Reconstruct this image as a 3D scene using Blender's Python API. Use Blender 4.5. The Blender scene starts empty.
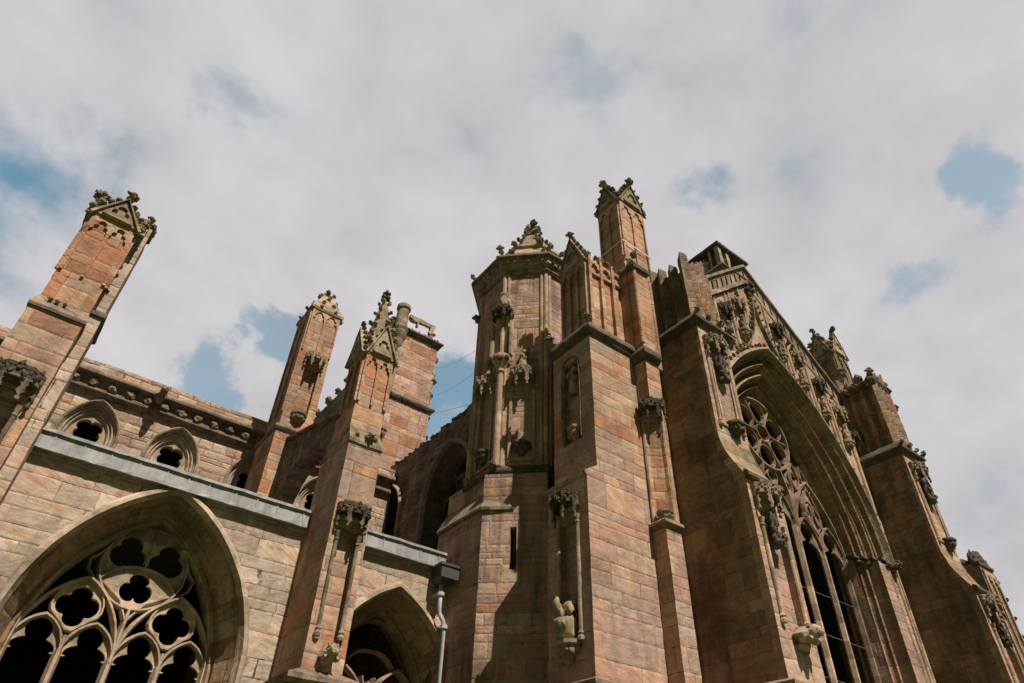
import bpy, bmesh, math, random
from mathutils import Vector, Matrix, noise
rad = math.radians
SC = bpy.context.scene
COL = SC.collection
ORG = {}
CAM_SCALE = [1.0, 0.0]      # scale about the camera point and its z lift, for the group being built
def cam_scaled(p):
    k, h = CAM_SCALE
    return Vector((p[0] * k, p[1] * k, p[2] * k + h))

# ------------------------------------------------------------------ materials
class NT:
    def __init__(self, mat):
        mat.use_nodes = True
        self.t = mat.node_tree
        self.t.nodes.clear()
    def n(self, typ, ins=None, **kw):
        nd = self.t.nodes.new(typ)
        for k, v in kw.items():
            setattr(nd, k, v)
        for k, v in (ins or {}).items():
            s = nd.inputs[k]
            if isinstance(v, bpy.types.NodeSocket):
                self.t.links.new(v, s)
            else:
                s.default_value = v
        return nd
    def m(self, op, a, b=0.0, c=None):
        ins = {0: a, 1: b}
        if c is not None:
            ins[2] = c
        return self.n('ShaderNodeMath', ins, operation=op).outputs[0]
    def mix(self, f, a, b, blend='MIX'):
        nd = self.n('ShaderNodeMix', None, data_type='RGBA', blend_type=blend)
        for s, v in ((nd.inputs[0], f), (nd.inputs[6], a), (nd.inputs[7], b)):
            if isinstance(v, bpy.types.NodeSocket):
                self.t.links.new(v, s)
            else:
                s.default_value = v
        return nd.outputs[2]
    def noise(self, vec, scale, detail=3, rough=.55, dim='3D', dist=0.0):
        nd = self.n('ShaderNodeTexNoise', None, noise_dimensions=dim)
        nd.inputs['Scale'].default_value = scale
        nd.inputs['Detail'].default_value = detail
        nd.inputs['Roughness'].default_value = rough
        nd.inputs['Distortion'].default_value = dist
        if vec is not None:
            if dim == '1D':
                self.t.links.new(vec, nd.inputs['W'])
            else:
                self.t.links.new(vec, nd.inputs['Vector'])
        return nd.outputs['Fac']
    def ramp(self, f, stops, interp='LINEAR'):
        nd = self.n('ShaderNodeValToRGB', {0: f})
        cr = nd.color_ramp
        cr.interpolation = interp
        while len(cr.elements) < len(stops):
            cr.elements.new(.5)
        for e, (p, c) in zip(cr.elements, stops):
            e.position = p
            e.color = (*c, 1) if len(c) == 3 else c
        return nd.outputs[0]
    def sm(self, x, a, b):
        nd = self.n('ShaderNodeMapRange', {0: x, 1: a, 2: b}, interpolation_type='SMOOTHSTEP')
        return nd.outputs[0]
    def xyz(self, x=0.0, y=0.0, z=0.0):
        return self.n('ShaderNodeCombineXYZ', {0: x, 1: y, 2: z}).outputs[0]

def pal(cols):
    k = len(cols)
    mean = [sum(c[i] for c in cols) / k for i in range(3)]
    out = []
    for c in cols:
        c = [.78 * a + .22 * b for a, b in zip(c, mean)]
        g = c[0] * .35 + c[1] * .5 + c[2] * .15
        out.append(tuple((.98 * a + .02 * g) * .86 for a in c))
    cols = out
    return [(i / k, c) for i, c in enumerate(cols)]

def ashlar(name, upper, lower=None, zmix=(7.5, 10.5), bw=.62, bh=.30, stain=.5, mortar=.35, bump=.6, lich=.25, gap=.008, soot_shade=(.05, .042, .035), iron_amt=.42):
    """squared stone blocks: courses of uneven height, blocks of uneven length, one tint per block"""
    mat = bpy.data.materials.new(name)
    t = NT(mat)
    uv = t.n('ShaderNodeUVMap').outputs[0]
    s = t.n('ShaderNodeSeparateXYZ', {0: uv})
    u, v = s.outputs[0], s.outputs[1]
    pos = t.n('ShaderNodeNewGeometry').outputs['Position']
    wob = t.noise(pos, 2.2, 2)
    v1 = t.m('ADD', v, t.m('MULTIPLY', t.m('SUBTRACT', t.noise(v, .95, 1, dim='1D'), .5), .85))
    v1 = t.m('ADD', v1, t.m('MULTIPLY', t.m('SUBTRACT', wob, .5), .035))
    vr = t.m('DIVIDE', v1, bh)
    row = t.m('FLOOR', vr)
    fv = t.m('FRACT', vr)
    wr = t.n('ShaderNodeTexWhiteNoise', {'W': row}, noise_dimensions='1D')
    rr = wr.outputs['Value']
    un = t.noise(t.xyz(t.m('MULTIPLY', u, .8), t.m('MULTIPLY', row, 13.7)), 1.0, 1, dim='2D')
    u1 = t.m('ADD', u, t.m('MULTIPLY', un, 1.5))
    u1 = t.m('ADD', u1, t.m('MULTIPLY', wob, .03))
    wid = t.m('MULTIPLY', t.m('ADD', t.m('MULTIPLY', rr, 1.1), .5), bw)
    ur = t.m('ADD', t.m('DIVIDE', u1, wid), t.m('MULTIPLY', rr, 17.3))
    col = t.m('FLOOR', ur)
    fu = t.m('FRACT', ur)
    cell = t.n('ShaderNodeTexWhiteNoise', {'Vector': t.xyz(col, row, 0.0)}, noise_dimensions='3D')
    val = cell.outputs['Value']
    cell2 = t.n('ShaderNodeTexWhiteNoise', {'Vector': t.xyz(row, col, 5.3)}, noise_dimensions='3D').outputs['Value']
    base = t.ramp(val, pal(upper), 'CONSTANT')
    if lower:
        z = t.n('ShaderNodeSeparateXYZ', {0: pos}).outputs[2]
        f = t.sm(t.m('ADD', z, t.m('MULTIPLY', t.m('SUBTRACT', t.m('ADD', t.noise(pos, .5, 2), cell2), 1.0), 3.0)), zmix[0], zmix[1])
        base = t.mix(f, t.ramp(val, pal(lower), 'CONSTANT'), base)
    # bedding streaks inside each block, tilted differently from block to block
    tilt = t.m('MULTIPLY', t.m('SUBTRACT', cell2, .5), 1.4)
    vb = t.m('ADD', v, t.m('MULTIPLY', u, tilt))
    bed = t.noise(t.xyz(t.m('MULTIPLY', u, 1.2), t.m('MULTIPLY', vb, 11.0), t.m('MULTIPLY', val, 40.0)), 1.0, 4, .6)
    base = t.mix(t.m('MULTIPLY', t.sm(bed, .42, .66), t.m('ADD', .2, t.m('MULTIPLY', cell2, .6))), base, (.42, .205, .09, 1), 'MIX')
    bed2 = t.noise(t.xyz(t.m('MULTIPLY', u, 2.2), t.m('MULTIPLY', vb, 16.0), t.m('ADD', t.m('MULTIPLY', val, 23.0), 7.0)), 1.0, 5, .65)
    base = t.mix(t.m('MULTIPLY', t.sm(bed2, .52, .68), .5), base, (.20, .135, .085, 1), 'MIX')
    base = t.mix(t.m('MULTIPLY', t.sm(bed2, .46, .30), .35), base, (.56, .45, .345, 1), 'MIX')
    iron = t.noise(t.n('ShaderNodeMapping', {0: pos, 1: (3.1, 1.7, 9.0), 3: (1, 1, 2.2)}).outputs[0], .95, 7, .68, dist=1.2)
    base = t.mix(t.m('MULTIPLY', t.sm(iron, .50, .66), iron_amt), base, (.42, .20, .09, 1))
    straw = t.noise(t.n('ShaderNodeMapping', {0: pos, 1: (-7.0, 4.0, 2.0), 3: (1, 1, 2.6)}).outputs[0], 1.15, 7, .68, dist=1.0)
    base = t.mix(t.m('MULTIPLY', t.sm(straw, .52, .66), .35), base, (.46, .36, .235, 1))
    greyed = t.noise(t.n('ShaderNodeMapping', {0: pos, 1: (1.0, -9.0, 6.0), 3: (1, 1, .6)}).outputs[0], .8, 7, .7, dist=.8)
    base = t.mix(t.m('MULTIPLY', t.sm(greyed, .50, .64), .34), base, (.24, .20, .15, 1))
    bri = t.m('ADD', .78, t.m('MULTIPLY', cell2, .38))
    bri = t.m('MULTIPLY', bri, t.m('ADD', .45, t.m('MULTIPLY', t.noise(pos, 4.5, 7, .7), 1.1)))
    base = t.mix(1.0, base, t.n('ShaderNodeCombineColor', {0: bri, 1: bri, 2: bri}).outputs[0], 'MULTIPLY')
    # old soot and algae: broad patches and run-down streaks
    big = t.noise(pos, .55, 5, .6)
    streak = t.noise(t.xyz(t.m('MULTIPLY', u, 3.2), t.m('MULTIPLY', v, .35), 3.0), 1.0, 4, .6)
    st = t.sm(t.m('ADD', t.m('MULTIPLY', big, .55), t.m('MULTIPLY', streak, .45)), .46, .62)
    base = t.mix(t.m('MULTIPLY', st, stain), base, (*soot_shade, 1))
    li = t.sm(t.noise(pos, 1.7, 6, .7, dist=.6), .56, .68)
    base = t.mix(t.m('MULTIPLY', li, lich), base, (.21, .18, .085, 1))
    spk = t.sm(t.noise(pos, 26, 3, .7), .62, .74)
    base = t.mix(t.m('MULTIPLY', spk, .35), base, (.05, .04, .035, 1))
    pale = t.sm(t.noise(pos, 11, 5, .7, dist=1.0), .62, .72)
    base = t.mix(t.m('MULTIPLY', pale, .3), base, (.5, .42, .33, 1))
    # joints
    wn = t.m('MULTIPLY', t.m('SUBTRACT', t.noise(pos, 9, 3), .5), .022)
    du = t.m('MULTIPLY', t.m('MINIMUM', fu, t.m('SUBTRACT', 1.0, fu)), wid)
    dv = t.m('MULTIPLY', t.m('MINIMUM', fv, t.m('SUBTRACT', 1.0, fv)), bh)
    d = t.m('ADD', t.m('MINIMUM', du, dv), wn)
    jm = t.sm(d, gap * .2, gap * 1.6)
    jw = t.m('SUBTRACT', 1.0, jm)
    jf = t.m('MULTIPLY', jw, t.m('ADD', .06, t.m('MULTIPLY', t.sm(t.noise(pos, 1.9, 5, .65), .44, .6), 1.0)))
    base = t.mix(t.m('MULTIPLY', jf, mortar * 2), base, (.075, .05, .036, 1))
    wear = t.sm(d, gap, .06)
    hgt = t.m('ADD', t.m('MULTIPLY', jm, .35), t.m('MULTIPLY', wear, .35))
    hgt = t.m('ADD', hgt, t.m('MULTIPLY', cell2, .55))
    hgt = t.m('ADD', hgt, t.m('MULTIPLY', t.noise(pos, 7, 6, .7), 1.3))
    hgt = t.m('ADD', hgt, t.m('MULTIPLY', bed, .45))
    hgt = t.m('ADD', hgt, t.m('MULTIPLY', t.noise(pos, 45, 3, .7), .35))
    bp = t.n('ShaderNodeBump', {'Height': hgt, 'Strength': bump, 'Distance': .035})
    bs = t.n('ShaderNodeBsdfPrincipled', {'Base Color': base, 'Roughness': .93, 'Normal': bp.outputs[0]})
    bs.inputs['Specular IOR Level'].default_value = .15
    o = t.n('ShaderNodeOutputMaterial', {0: bs.outputs[0]})
    return mat

def carved(name, c1, c2, dark=(.035, .03, .026), amt=.7, scale=1.0):
    """worked stone without joints: mouldings, canopies, figures"""
    mat = bpy.data.materials.new(name)
    t = NT(mat)
    pos = t.n('ShaderNodeNewGeometry').outputs['Position']
    a = t.noise(pos, 3.0 * scale, 5, .65)
    base = t.mix(t.sm(a, .35, .65), (*c1, 1), (*c2, 1))
    rnd = t.n('ShaderNodeObjectInfo').outputs['Random']
    z = t.n('ShaderNodeSeparateXYZ', {0: pos})
    seg = t.n('ShaderNodeTexWhiteNoise', {'W': t.m('FLOOR', t.m('MULTIPLY', t.m('ADD', z.outputs[2], t.m('MULTIPLY', rnd, 3.0)), 1.9))}, noise_dimensions='1D').outputs['Value']
    b = t.m('ADD', .62, t.m('MULTIPLY', seg, .6))
    b = t.m('MULTIPLY', b, t.m('ADD', .55, t.m('MULTIPLY', t.noise(pos, 8, 6, .7), .9)))
    base = t.mix(1.0, base, t.n('ShaderNodeCombineColor', {0: b, 1: b, 2: b}).outputs[0], 'MULTIPLY')
    n2 = t.sm(t.noise(pos, 2.3, 6, .7, dist=.5), .42, .66)
    base = t.mix(t.m('MULTIPLY', n2, amt), base, (*dark, 1))
    li = t.sm(t.noise(pos, 9, 5, .75, dist=.8), .58, .68)
    base = t.mix(t.m('MULTIPLY', li, .35), base, (.30, .27, .19, 1))
    h = t.m('ADD', t.m('MULTIPLY', t.noise(pos, 14, 6, .7), 1.0), t.m('MULTIPLY', t.noise(pos, 50, 3, .7), .4))
    bp = t.n('ShaderNodeBump', {'Height': h, 'Strength': .7, 'Distance': .02})
    bs = t.n('ShaderNodeBsdfPrincipled', {'Base Color': base, 'Roughness': .95, 'Normal': bp.outputs[0]})
    bs.inputs['Specular IOR Level'].default_value = .12
    t.n('ShaderNodeOutputMaterial', {0: bs.outputs[0]})
    return mat

def plain(name, c1, c2, rough=.6, metal=0.0, scale=4.0, stretch=(1, 1, 1), bump=.2, spec=.4):
    mat = bpy.data.materials.new(name)
    t = NT(mat)
    pos = t.n('ShaderNodeNewGeometry').outputs['Position']
    mp = t.n('ShaderNodeMapping', {0: pos, 3: stretch}).outputs[0]
    a = t.noise(mp, scale, 6, .65)
    base = t.mix(t.sm(a, .3, .7), (*c1, 1), (*c2, 1))
    h = t.noise(mp, scale * 4, 4, .6)
    bp = t.n('ShaderNodeBump', {'Height': h, 'Strength': bump, 'Distance': .02})
    bs = t.n('ShaderNodeBsdfPrincipled', {'Base Color': base, 'Roughness': rough, 'Metallic': metal, 'Normal': bp.outputs[0]})
    bs.inputs['Specular IOR Level'].default_value = spec
    t.n('ShaderNodeOutputMaterial', {0: bs.outputs[0]})
    return mat

BUFF = [(.50, .36, .24), (.46, .31, .20), (.53, .40, .28), (.44, .27, .19), (.49, .34, .25), (.56, .45, .34), (.42, .26, .15), (.50, .31, .23)]
PINK = [(.51, .32, .25), (.47, .275, .215), (.54, .375, .30), (.49, .315, .25), (.46, .25, .19), (.52, .36, .28), (.51, .385, .26)]
ORANGE = [(.52, .31, .18), (.46, .19, .09), (.50, .34, .23), (.42, .16, .08), (.54, .39, .27), (.48, .27, .16), (.42, .14, .07), (.51, .33, .24)]
BROWN = [(.34, .21, .13), (.29, .195, .115), (.25, .155, .085), (.32, .22, .135), (.25, .14, .075), (.30, .215, .13), (.34, .205, .115), (.28, .22, .135)]
GREY = [(.23, .18, .11), (.19, .14, .085), (.27, .21, .13), (.22, .135, .08), (.18, .145, .085), (.29, .24, .155)]
BLACK = [(.12, .095, .07), (.09, .075, .055), (.16, .12, .085), (.10, .07, .05), (.19, .145, .10)]
M = {}
M['buff'] = ashlar('buff_ashlar', [(.55, .43, .32), (.51, .385, .285), (.57, .46, .355), (.53, .385, .30), (.60, .51, .42), (.50, .36, .27), (.55, .43, .31), (.49, .385, .295)], None, bw=.95, bh=.32, stain=.3, lich=.1, mortar=.5, iron_amt=.16)
M['orange'] = ashlar('orange_ashlar', ORANGE, None, bw=.7, bh=.31, iron_amt=.55, stain=.36, lich=.15)
M['pink'] = ashlar('rose_ashlar', ORANGE + BUFF[:3], PINK, zmix=(8.0, 10.0), bw=.85, bh=.32, stain=.35, lich=.2)
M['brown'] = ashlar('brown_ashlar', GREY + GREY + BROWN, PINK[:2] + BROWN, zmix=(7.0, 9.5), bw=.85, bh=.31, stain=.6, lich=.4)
M['turret'] = ashlar('turret_ashlar', PINK[:4] + BUFF[:4] + ORANGE[:2], PINK + ORANGE[:3], zmix=(8, 11), bw=.7, bh=.26, stain=.6, lich=.2)
M['grey'] = ashlar('weathered_ashlar', GREY, BROWN, bw=.6, bh=.33, stain=.6, lich=.4)
M['black'] = ashlar('soot_and_shade_rubble', BLACK, BROWN, zmix=(5, 9), bw=.5, bh=.24, stain=.75, lich=.2, bump=1.0)  # real sooting on the transept wall; flyer's shade is painted with it too
M['gable'] = ashlar('gable_ashlar', BUFF + ORANGE[:5] + PINK[:3], PINK, zmix=(8, 11), bw=.7, bh=.34, stain=.35, lich=.2)
M['rubble'] = ashlar('worn_rubble', BUFF + [(.54, .43, .33), (.52, .42, .31), (.50, .36, .27)], None, bw=.6, bh=.27, stain=.18, lich=.15, bump=1.0, gap=.014)
M['trim'] = carved('worn_trim_stone', (.30, .21, .14), (.20, .145, .10), amt=.65)
M['dark'] = carved('blackened_carved_stone', (.17, .13, .09), (.11, .085, .06), amt=.6)
M['crock'] = carved('lichened_leaf_carving', (.33, .25, .165), (.21, .155, .10), amt=.55, scale=1.6)
M['mid'] = carved('weathered_carved_stone', (.33, .255, .175), (.40, .28, .18), amt=.55)
M['warm'] = carved('warm_moulded_stone', (.46, .29, .19), (.50, .36, .25), amt=.35)
M['pale'] = carved('pale_tracery_stone', (.47, .35, .25), (.38, .26, .18), amt=.45)
M['rose'] = carved('rose_tracery_stone', (.36, .235, .16), (.28, .18, .12), amt=.6)
M['lead'] = plain('lead_sheet', (.33, .315, .295), (.185, .175, .165), rough=.6, metal=.1, scale=2.2, stretch=(2.5, 1, 1), bump=.35)
M['iron'] = plain('dark_iron', (.05, .05, .05), (.08, .07, .065), rough=.6, metal=.4)
M['paint'] = plain('grey_painted_pipe', (.46, .455, .44), (.36, .35, .34), rough=.55, spec=.5, bump=.08)
M['slate'] = plain('roof_slate', (.07, .07, .075), (.10, .10, .105), rough=.8)
M['grass'] = plain('mown_grass', (.045, .075, .02), (.07, .10, .03), rough=.95, scale=1.5, bump=.8)
M['strap'] = plain('white_strap', (.62, .68, .74), (.5, .56, .62), rough=.6)
M['wire'] = plain('thin_cable', (.22, .22, .22), (.16, .16, .16), rough=.5)

# ------------------------------------------------------------------ mesh kit
def frame(x, y, ang=0.0, z=0.0):
    """local x along the wall, local -y out of it; ang 0 faces south, -90 west, -45 south-west"""
    return Matrix.Translation((x, y, z)) @ Matrix.Rotation(rad(ang), 4, 'Z')

def jit(p, s, a):
    q = Vector(p) * s
    n = noise.noise_vector(q) + noise.noise_vector(q * 3.1 + Vector((5, 3, 1))) * .5
    return n * a

class MB:
    def __init__(self, mx=None):
        self.V, self.F, self.U = [], [], []
        self.mx = mx or Matrix()
    def add(self, vs, fs, uvs=None):
        b = len(self.V)
        self.V += [self.mx @ Vector(p) for p in vs]
        for i, f in enumerate(fs):
            self.F.append([b + k for k in f])
            self.U.append(uvs[i] if uvs else None)
        return self
    def box(self, x0, x1, y0, y1, z0, z1):
        v = [(x0, y0, z0), (x1, y0, z0), (x1, y1, z0), (x0, y1, z0), (x0, y0, z1), (x1, y0, z1), (x1, y1, z1), (x0, y1, z1)]
        return self.add(v, [(3, 2, 1, 0), (4, 5, 6, 7), (0, 1, 5, 4), (1, 2, 6, 5), (2, 3, 7, 6), (3, 0, 4, 7)])
    def rings(self, rs, caps=True):
        """rs: list of rings (equal-length lists of points, counter-clockwise seen from above, rising)"""
        n = len(rs[0]); v = [p for r in rs for p in r]; f = []
        for k in range(len(rs) - 1):
            for i in range(n):
                j = (i + 1) % n
                f.append((k * n + i, k * n + j, (k + 1) * n + j, (k + 1) * n + i))
        if caps:
            f.append(tuple(reversed(range(n))))
            f.append(tuple((len(rs) - 1) * n + i for i in range(n)))
        return self.add(v, f)
    def prism(self, poly, z0, z1):
        zz = z1 if isinstance(z1, (list, tuple)) else [z1] * len(poly)
        return self.rings([[(x, y, z0) for x, y in poly], [(x, y, z) for (x, y), z in zip(poly, zz)]])
    def stack(self, polys):
        return self.rings([[(x, y, z) for x, y in p] for p, z in polys])
    def xz(self, poly, y0, y1):
        """polygon in local xz (counter-clockwise seen from the front), extruded from y0 (front) to y1"""
        n = len(poly)
        v = [(x, y0, z) for x, z in poly] + [(x, y1, z) for x, z in poly]
        f = [tuple(range(n)), tuple(reversed(range(n, 2 * n)))]
        for i in range(n):
            j = (i + 1) % n
            f.append((i, n + i, n + j, j))
        return self.add(v, f)
    def string(self, path, z, prof, closed=False):
        """moulding swept along a plan path; outwards is the right hand of the path; prof = [(out, dz)...] top to bottom"""
        n = len(path); P = [Vector(p) for p in path]; off = []
        for i in range(n):
            def nrm(a, b):
                d = (b - a).normalized(); return Vector((d.y, -d.x))
            if closed:
                n1, n2 = nrm(P[i - 1], P[i]), nrm(P[i], P[(i + 1) % n])
            elif i == 0:
                n1 = n2 = nrm(P[0], P[1])
            elif i == n - 1:
                n1 = n2 = nrm(P[-2], P[-1])
            else:
                n1, n2 = nrm(P[i - 1], P[i]), nrm(P[i], P[i + 1])
            m = (n1 + n2).normalized()
            off.append(m / max(.3, m.dot(n1)))
        k = len(prof); v = []
        for p, o in zip(P, off):
            for a, dz in prof:
                q = p + o * a
                v.append((q.x, q.y, z + dz))
        f = []
        for i in range(n if closed else n - 1):
            j = (i + 1) % n
            for a in range(k):
                b = (a + 1) % k
                f.append((i * k + a, i * k + b, j * k + b, j * k + a))
        if not closed:
            f.append(tuple(reversed(range(k)))); f.append(tuple((n - 1) * k + a for a in range(k)))
        return self.add(v, f)
    def cyl(self, p0, p1, r0, r1=None, n=10):
        p0, p1 = Vector(p0), Vector(p1); r1 = r0 if r1 is None else r1
        d = (p1 - p0).normalized()
        a = d.orthogonal().normalized(); b = d.cross(a)
        R = [[p + (a * math.cos(2 * math.pi * i / n) + b * math.sin(2 * math.pi * i / n)) * r for i in range(n)] for p, r in ((p0, r0), (p1, r1))]
        return self.rings(R)
    def lathe(self, cx, cy, prof, n=12):
        return self.rings([[(cx + r * math.cos(2 * math.pi * i / n), cy + r * math.sin(2 * math.pi * i / n), z) for i in range(n)] for r, z in prof])
    def tube(self, pts, r, n=8):
        P = [Vector(p) for p in pts]; R = []
        for i, p in enumerate(P):
            d = ((P[min(i + 1, len(P) - 1)] - P[max(i - 1, 0)])).normalized()
            a = d.cross(Vector((.13, .21, 1))) if abs(d.z) < .9 else d.cross(Vector((0, 1, .1)))
            a.normalize(); b = d.cross(a)
            rr = r[i] if isinstance(r, (list, tuple)) else r
            R.append([p + (a * math.cos(2 * math.pi * k / n) + b * math.sin(2 * math.pi * k / n)) * rr for k in range(n)])
        return self.rings(R)
    def lump(self, c, s, seed=0, amp=.35, fr=1.6, sub=2):
        bm = bmesh.new(); bmesh.ops.create_icosphere(bm, subdivisions=sub, radius=1)
        s = (s, s, s) if isinstance(s, (int, float)) else s
        off = Vector((seed * 3.7, seed * 1.3, seed * 7.1)); c = Vector(c)
        v = []
        for q in bm.verts:
            k = 1 + amp * noise.noise(q.co * fr + off) + amp * .6 * noise.noise(q.co * fr * 2.6 + off)
            v.append(c + Vector((q.co.x * s[0] * k, q.co.y * s[1] * k, q.co.z * s[2] * k)))
        f = [[w.index for w in g.verts] for g in bm.faces]
        bm.free()
        return self.add(v, f)
    def build(self, name, mat, parent=None, cell=.45, rough=.010, smooth=False, iters=5):
        org = Vector(ORG[parent.name]) if parent is not None else Vector((0, 0, 0))
        bm = bmesh.new()
        vs = [bm.verts.new(cam_scaled(p)) for p in self.V]
        uvl = bm.loops.layers.uv.new('UVMap')
        for f, u in zip(self.F, self.U):
            try:
                g = bm.faces.new([vs[i] for i in f])
            except ValueError:
                continue
            if u is None:
                g.normal_update(); nn = g.normal
                if abs(nn.z) > .8:
                    for l in g.loops: l[uvl].uv = (l.vert.co.x, l.vert.co.y)
                else:
                    t = Vector((-nn.y, nn.x)).normalized()
                    if abs(t.x) > .9: t = Vector((1, 0))
                    elif abs(t.y) > .9: t = Vector((0, 1))
                    for l in g.loops: l[uvl].uv = (l.vert.co.x * t.x + l.vert.co.y * t.y, l.vert.co.z)
            else:
                for l, q in zip(g.loops, u): l[uvl].uv = q
        if cell:
            for it in range(iters):
                ed = [e for e in bm.edges if e.calc_length() > cell]
                if not ed: break
                bmesh.ops.subdivide_edges(bm, edges=ed, cuts=1, use_grid_fill=True)
        if rough:
            for q in bm.verts: q.co += jit(q.co, 3.3, rough)
        me = bpy.data.meshes.new(name)
        for q in bm.verts: q.co -= org
        bm.to_mesh(me); bm.free()
        me.materials.append(mat)
        if smooth:
            me.shade_smooth()
        o = bpy.data.objects.new(name, me); COL.objects.link(o)
        if parent is not None:
            o.parent = parent
        ORG[o.name] = tuple(org)
        return o

def tag(o, label, cat, group=None):
    o['label'] = label; o['category'] = cat
    if group: o['group'] = group
    return o
def thing(name, label, cat, loc, group=None):
    o = bpy.data.objects.new(name, None); COL.objects.link(o)
    loc = tuple(cam_scaled(loc)); o.location = loc; ORG[o.name] = loc; o.empty_display_size = .3
    return tag(o, label, cat, group)
def part(name, mb, mat, parent, **kw):
    return mb.build(name, M[mat], parent, **kw)

# shared leaf-knob meshes (crockets), set as objects of their own
CROCK = []
for sd in range(5):
    b = MB(); rr = random.Random(sd)
    b.tube([(0, .2, -.1), (0, -.25, 0), (0, -.6, .2), (0, -.75, .5), (0, -.55, .75)], [.28, .26, .2, .15, .1], 7)
    b.lump((0, -.55, .72), (.34, .3, .24), sd + 31, .6, 2.8)
    for k in range(7):
        a_ = k * 2.4 + sd
        b.lump((.42 * math.cos(a_), -.45 + .28 * math.sin(a_), .3 + .1 * (k % 4)), (.2 + .08 * rr.random(), .24, .13 + .08 * rr.random()), sd * 9 + k, .65, 2.6, 2 if k < 3 else 1)
    b.lump((0, -.05, .05), (.42, .4, .3), sd + 11, .5, 2.5)
    me_o = b.build('crocket_pattern', M['crock'], None, cell=0, rough=.03)
    CROCK.append(me_o.data); bpy.data.objects.remove(me_o)
    me2 = CROCK[-1].copy(); me2.materials[0] = M['mid']; CROCK.append(me2)
RNG = random.Random(7)
def crocket(parent, loc, size, ang=0.0, dark=True, tilt=0.0, name='crocket'):
    me = CROCK[2 * RNG.randrange(5) + (0 if dark else 1)]
    o = bpy.data.objects.new(name, me); COL.objects.link(o)
    o.parent = parent
    o.location = cam_scaled(loc) - Vector(ORG[parent.name])
    o.rotation_euler = (tilt + RNG.uniform(-.25, .25), RNG.uniform(-.25, .25), rad(ang) + RNG.uniform(-.3, .3))
    k = size * RNG.uniform(.85, 1.2); o.scale = (k, k, k * RNG.uniform(.9, 1.15))
    ORG[o.name] = ORG[parent.name]
    return o

# pointed arch: half width w, arc radius R, springing zs, sill; d = offset inwards
def arch(w, R, zs, sill, d=0.0, n=14):
    r = R - d; c = w - R
    a1 = math.acos(max(-1, min(1, -c / r)))
    right = [(c + r * math.cos(a1 * i / n), zs + r * math.sin(a1 * i / n)) for i in range(n + 1)]
    right[-1] = (0.0, right[-1][1])
    pts = [(w - d, sill)] + right
    left = [(-x, z) for x, z in reversed(pts[:-1])]
    return pts + left     # from right sill up over the apex and down to the left sill
def arch_z(w, R, zs, x):
    c = w - R
    return zs + math.sqrt(max(0, R * R - (abs(x) - c) ** 2))

def arch_wall(mb, x0, x1, z0, ztop, yf, yb, ops, n=20):
    """wall slab facing -y with pointed openings; ops = [(cx, w, R, zs, sill)]; ztop a number or function of x"""
    zt = ztop if callable(ztop) else (lambda x: ztop)
    xs = {x0, x1}
    for cx, w, R, zs, sill in ops:
        for i in range(-n, n + 1): xs.add(cx + w * math.sin(math.pi / 2 * i / n))
    if callable(ztop):
        k = x0
        while k < x1: xs.add(k); k += .5
    xs = sorted(x for x in xs if x0 - 1e-6 <= x <= x1 + 1e-6)
    def quad(a, b, za, zb, ta, tb):
        v = [(a, yf, za), (b, yf, zb), (b, yf, tb), (a, yf, ta), (a, yb, za), (b, yb, zb), (b, yb, tb), (a, yb, ta)]
        mb.add(v, [(0, 1, 2, 3), (5, 4, 7, 6), (3, 2, 6, 7), (1, 0, 4, 5)])
    for a, b in zip(xs, xs[1:]):
        if b - a < 1e-5: continue
        m = (a + b) / 2; hit = None
        for o in ops:
            if abs(m - o[0]) < o[1]: hit = o
        if hit:
            cx, w, R, zs, sill = hit
            quad(a, b, arch_z(w, R, zs, a - cx), arch_z(w, R, zs, b - cx), zt(a), zt(b))
            quad(a, b, z0, z0, sill, sill)
        else:
            quad(a, b, z0, z0, zt(a), zt(b))
    for X, s in ((x0, 0), (x1, 1)):
        v = [(X, yf, z0), (X, yb, z0), (X, yb, zt(X)), (X, yf, zt(X))]
        mb.add(v, [(0, 1, 2, 3)] if s else [(3, 2, 1, 0)])

def arch_loft(mb, cx, w, R, zs, sill, prof, yf, n=16):
    """moulded reveal: prof = [(inward offset, depth behind yf)...] swept round the arch"""
    L = [arch(w, R, zs, sill, d, n) for d, y in prof]
    m = len(L[0])
    s = [0]
    for i in range(1, m): s.append(s[-1] + math.dist(L[0][i], L[0][i - 1]))
    pl = [0]
    for i in range(1, len(prof)): pl.append(pl[-1] + math.dist(prof[i], prof[i - 1]))
    for k in range(len(prof) - 1):
        v = []; f = []; u = []
        for i in range(m):
            v += [(cx + L[k][i][0], yf + prof[k][1], L[k][i][1]), (cx + L[k + 1][i][0], yf + prof[k + 1][1], L[k + 1][i][1])]
        for i in range(m - 1):
            f.append((2 * i, 2 * i + 2, 2 * i + 3, 2 * i + 1))
            u.append([(pl[k], s[i]), (pl[k], s[i + 1]), (pl[k + 1], s[i + 1]), (pl[k + 1], s[i])])
        mb.add(v, f, u)

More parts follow.
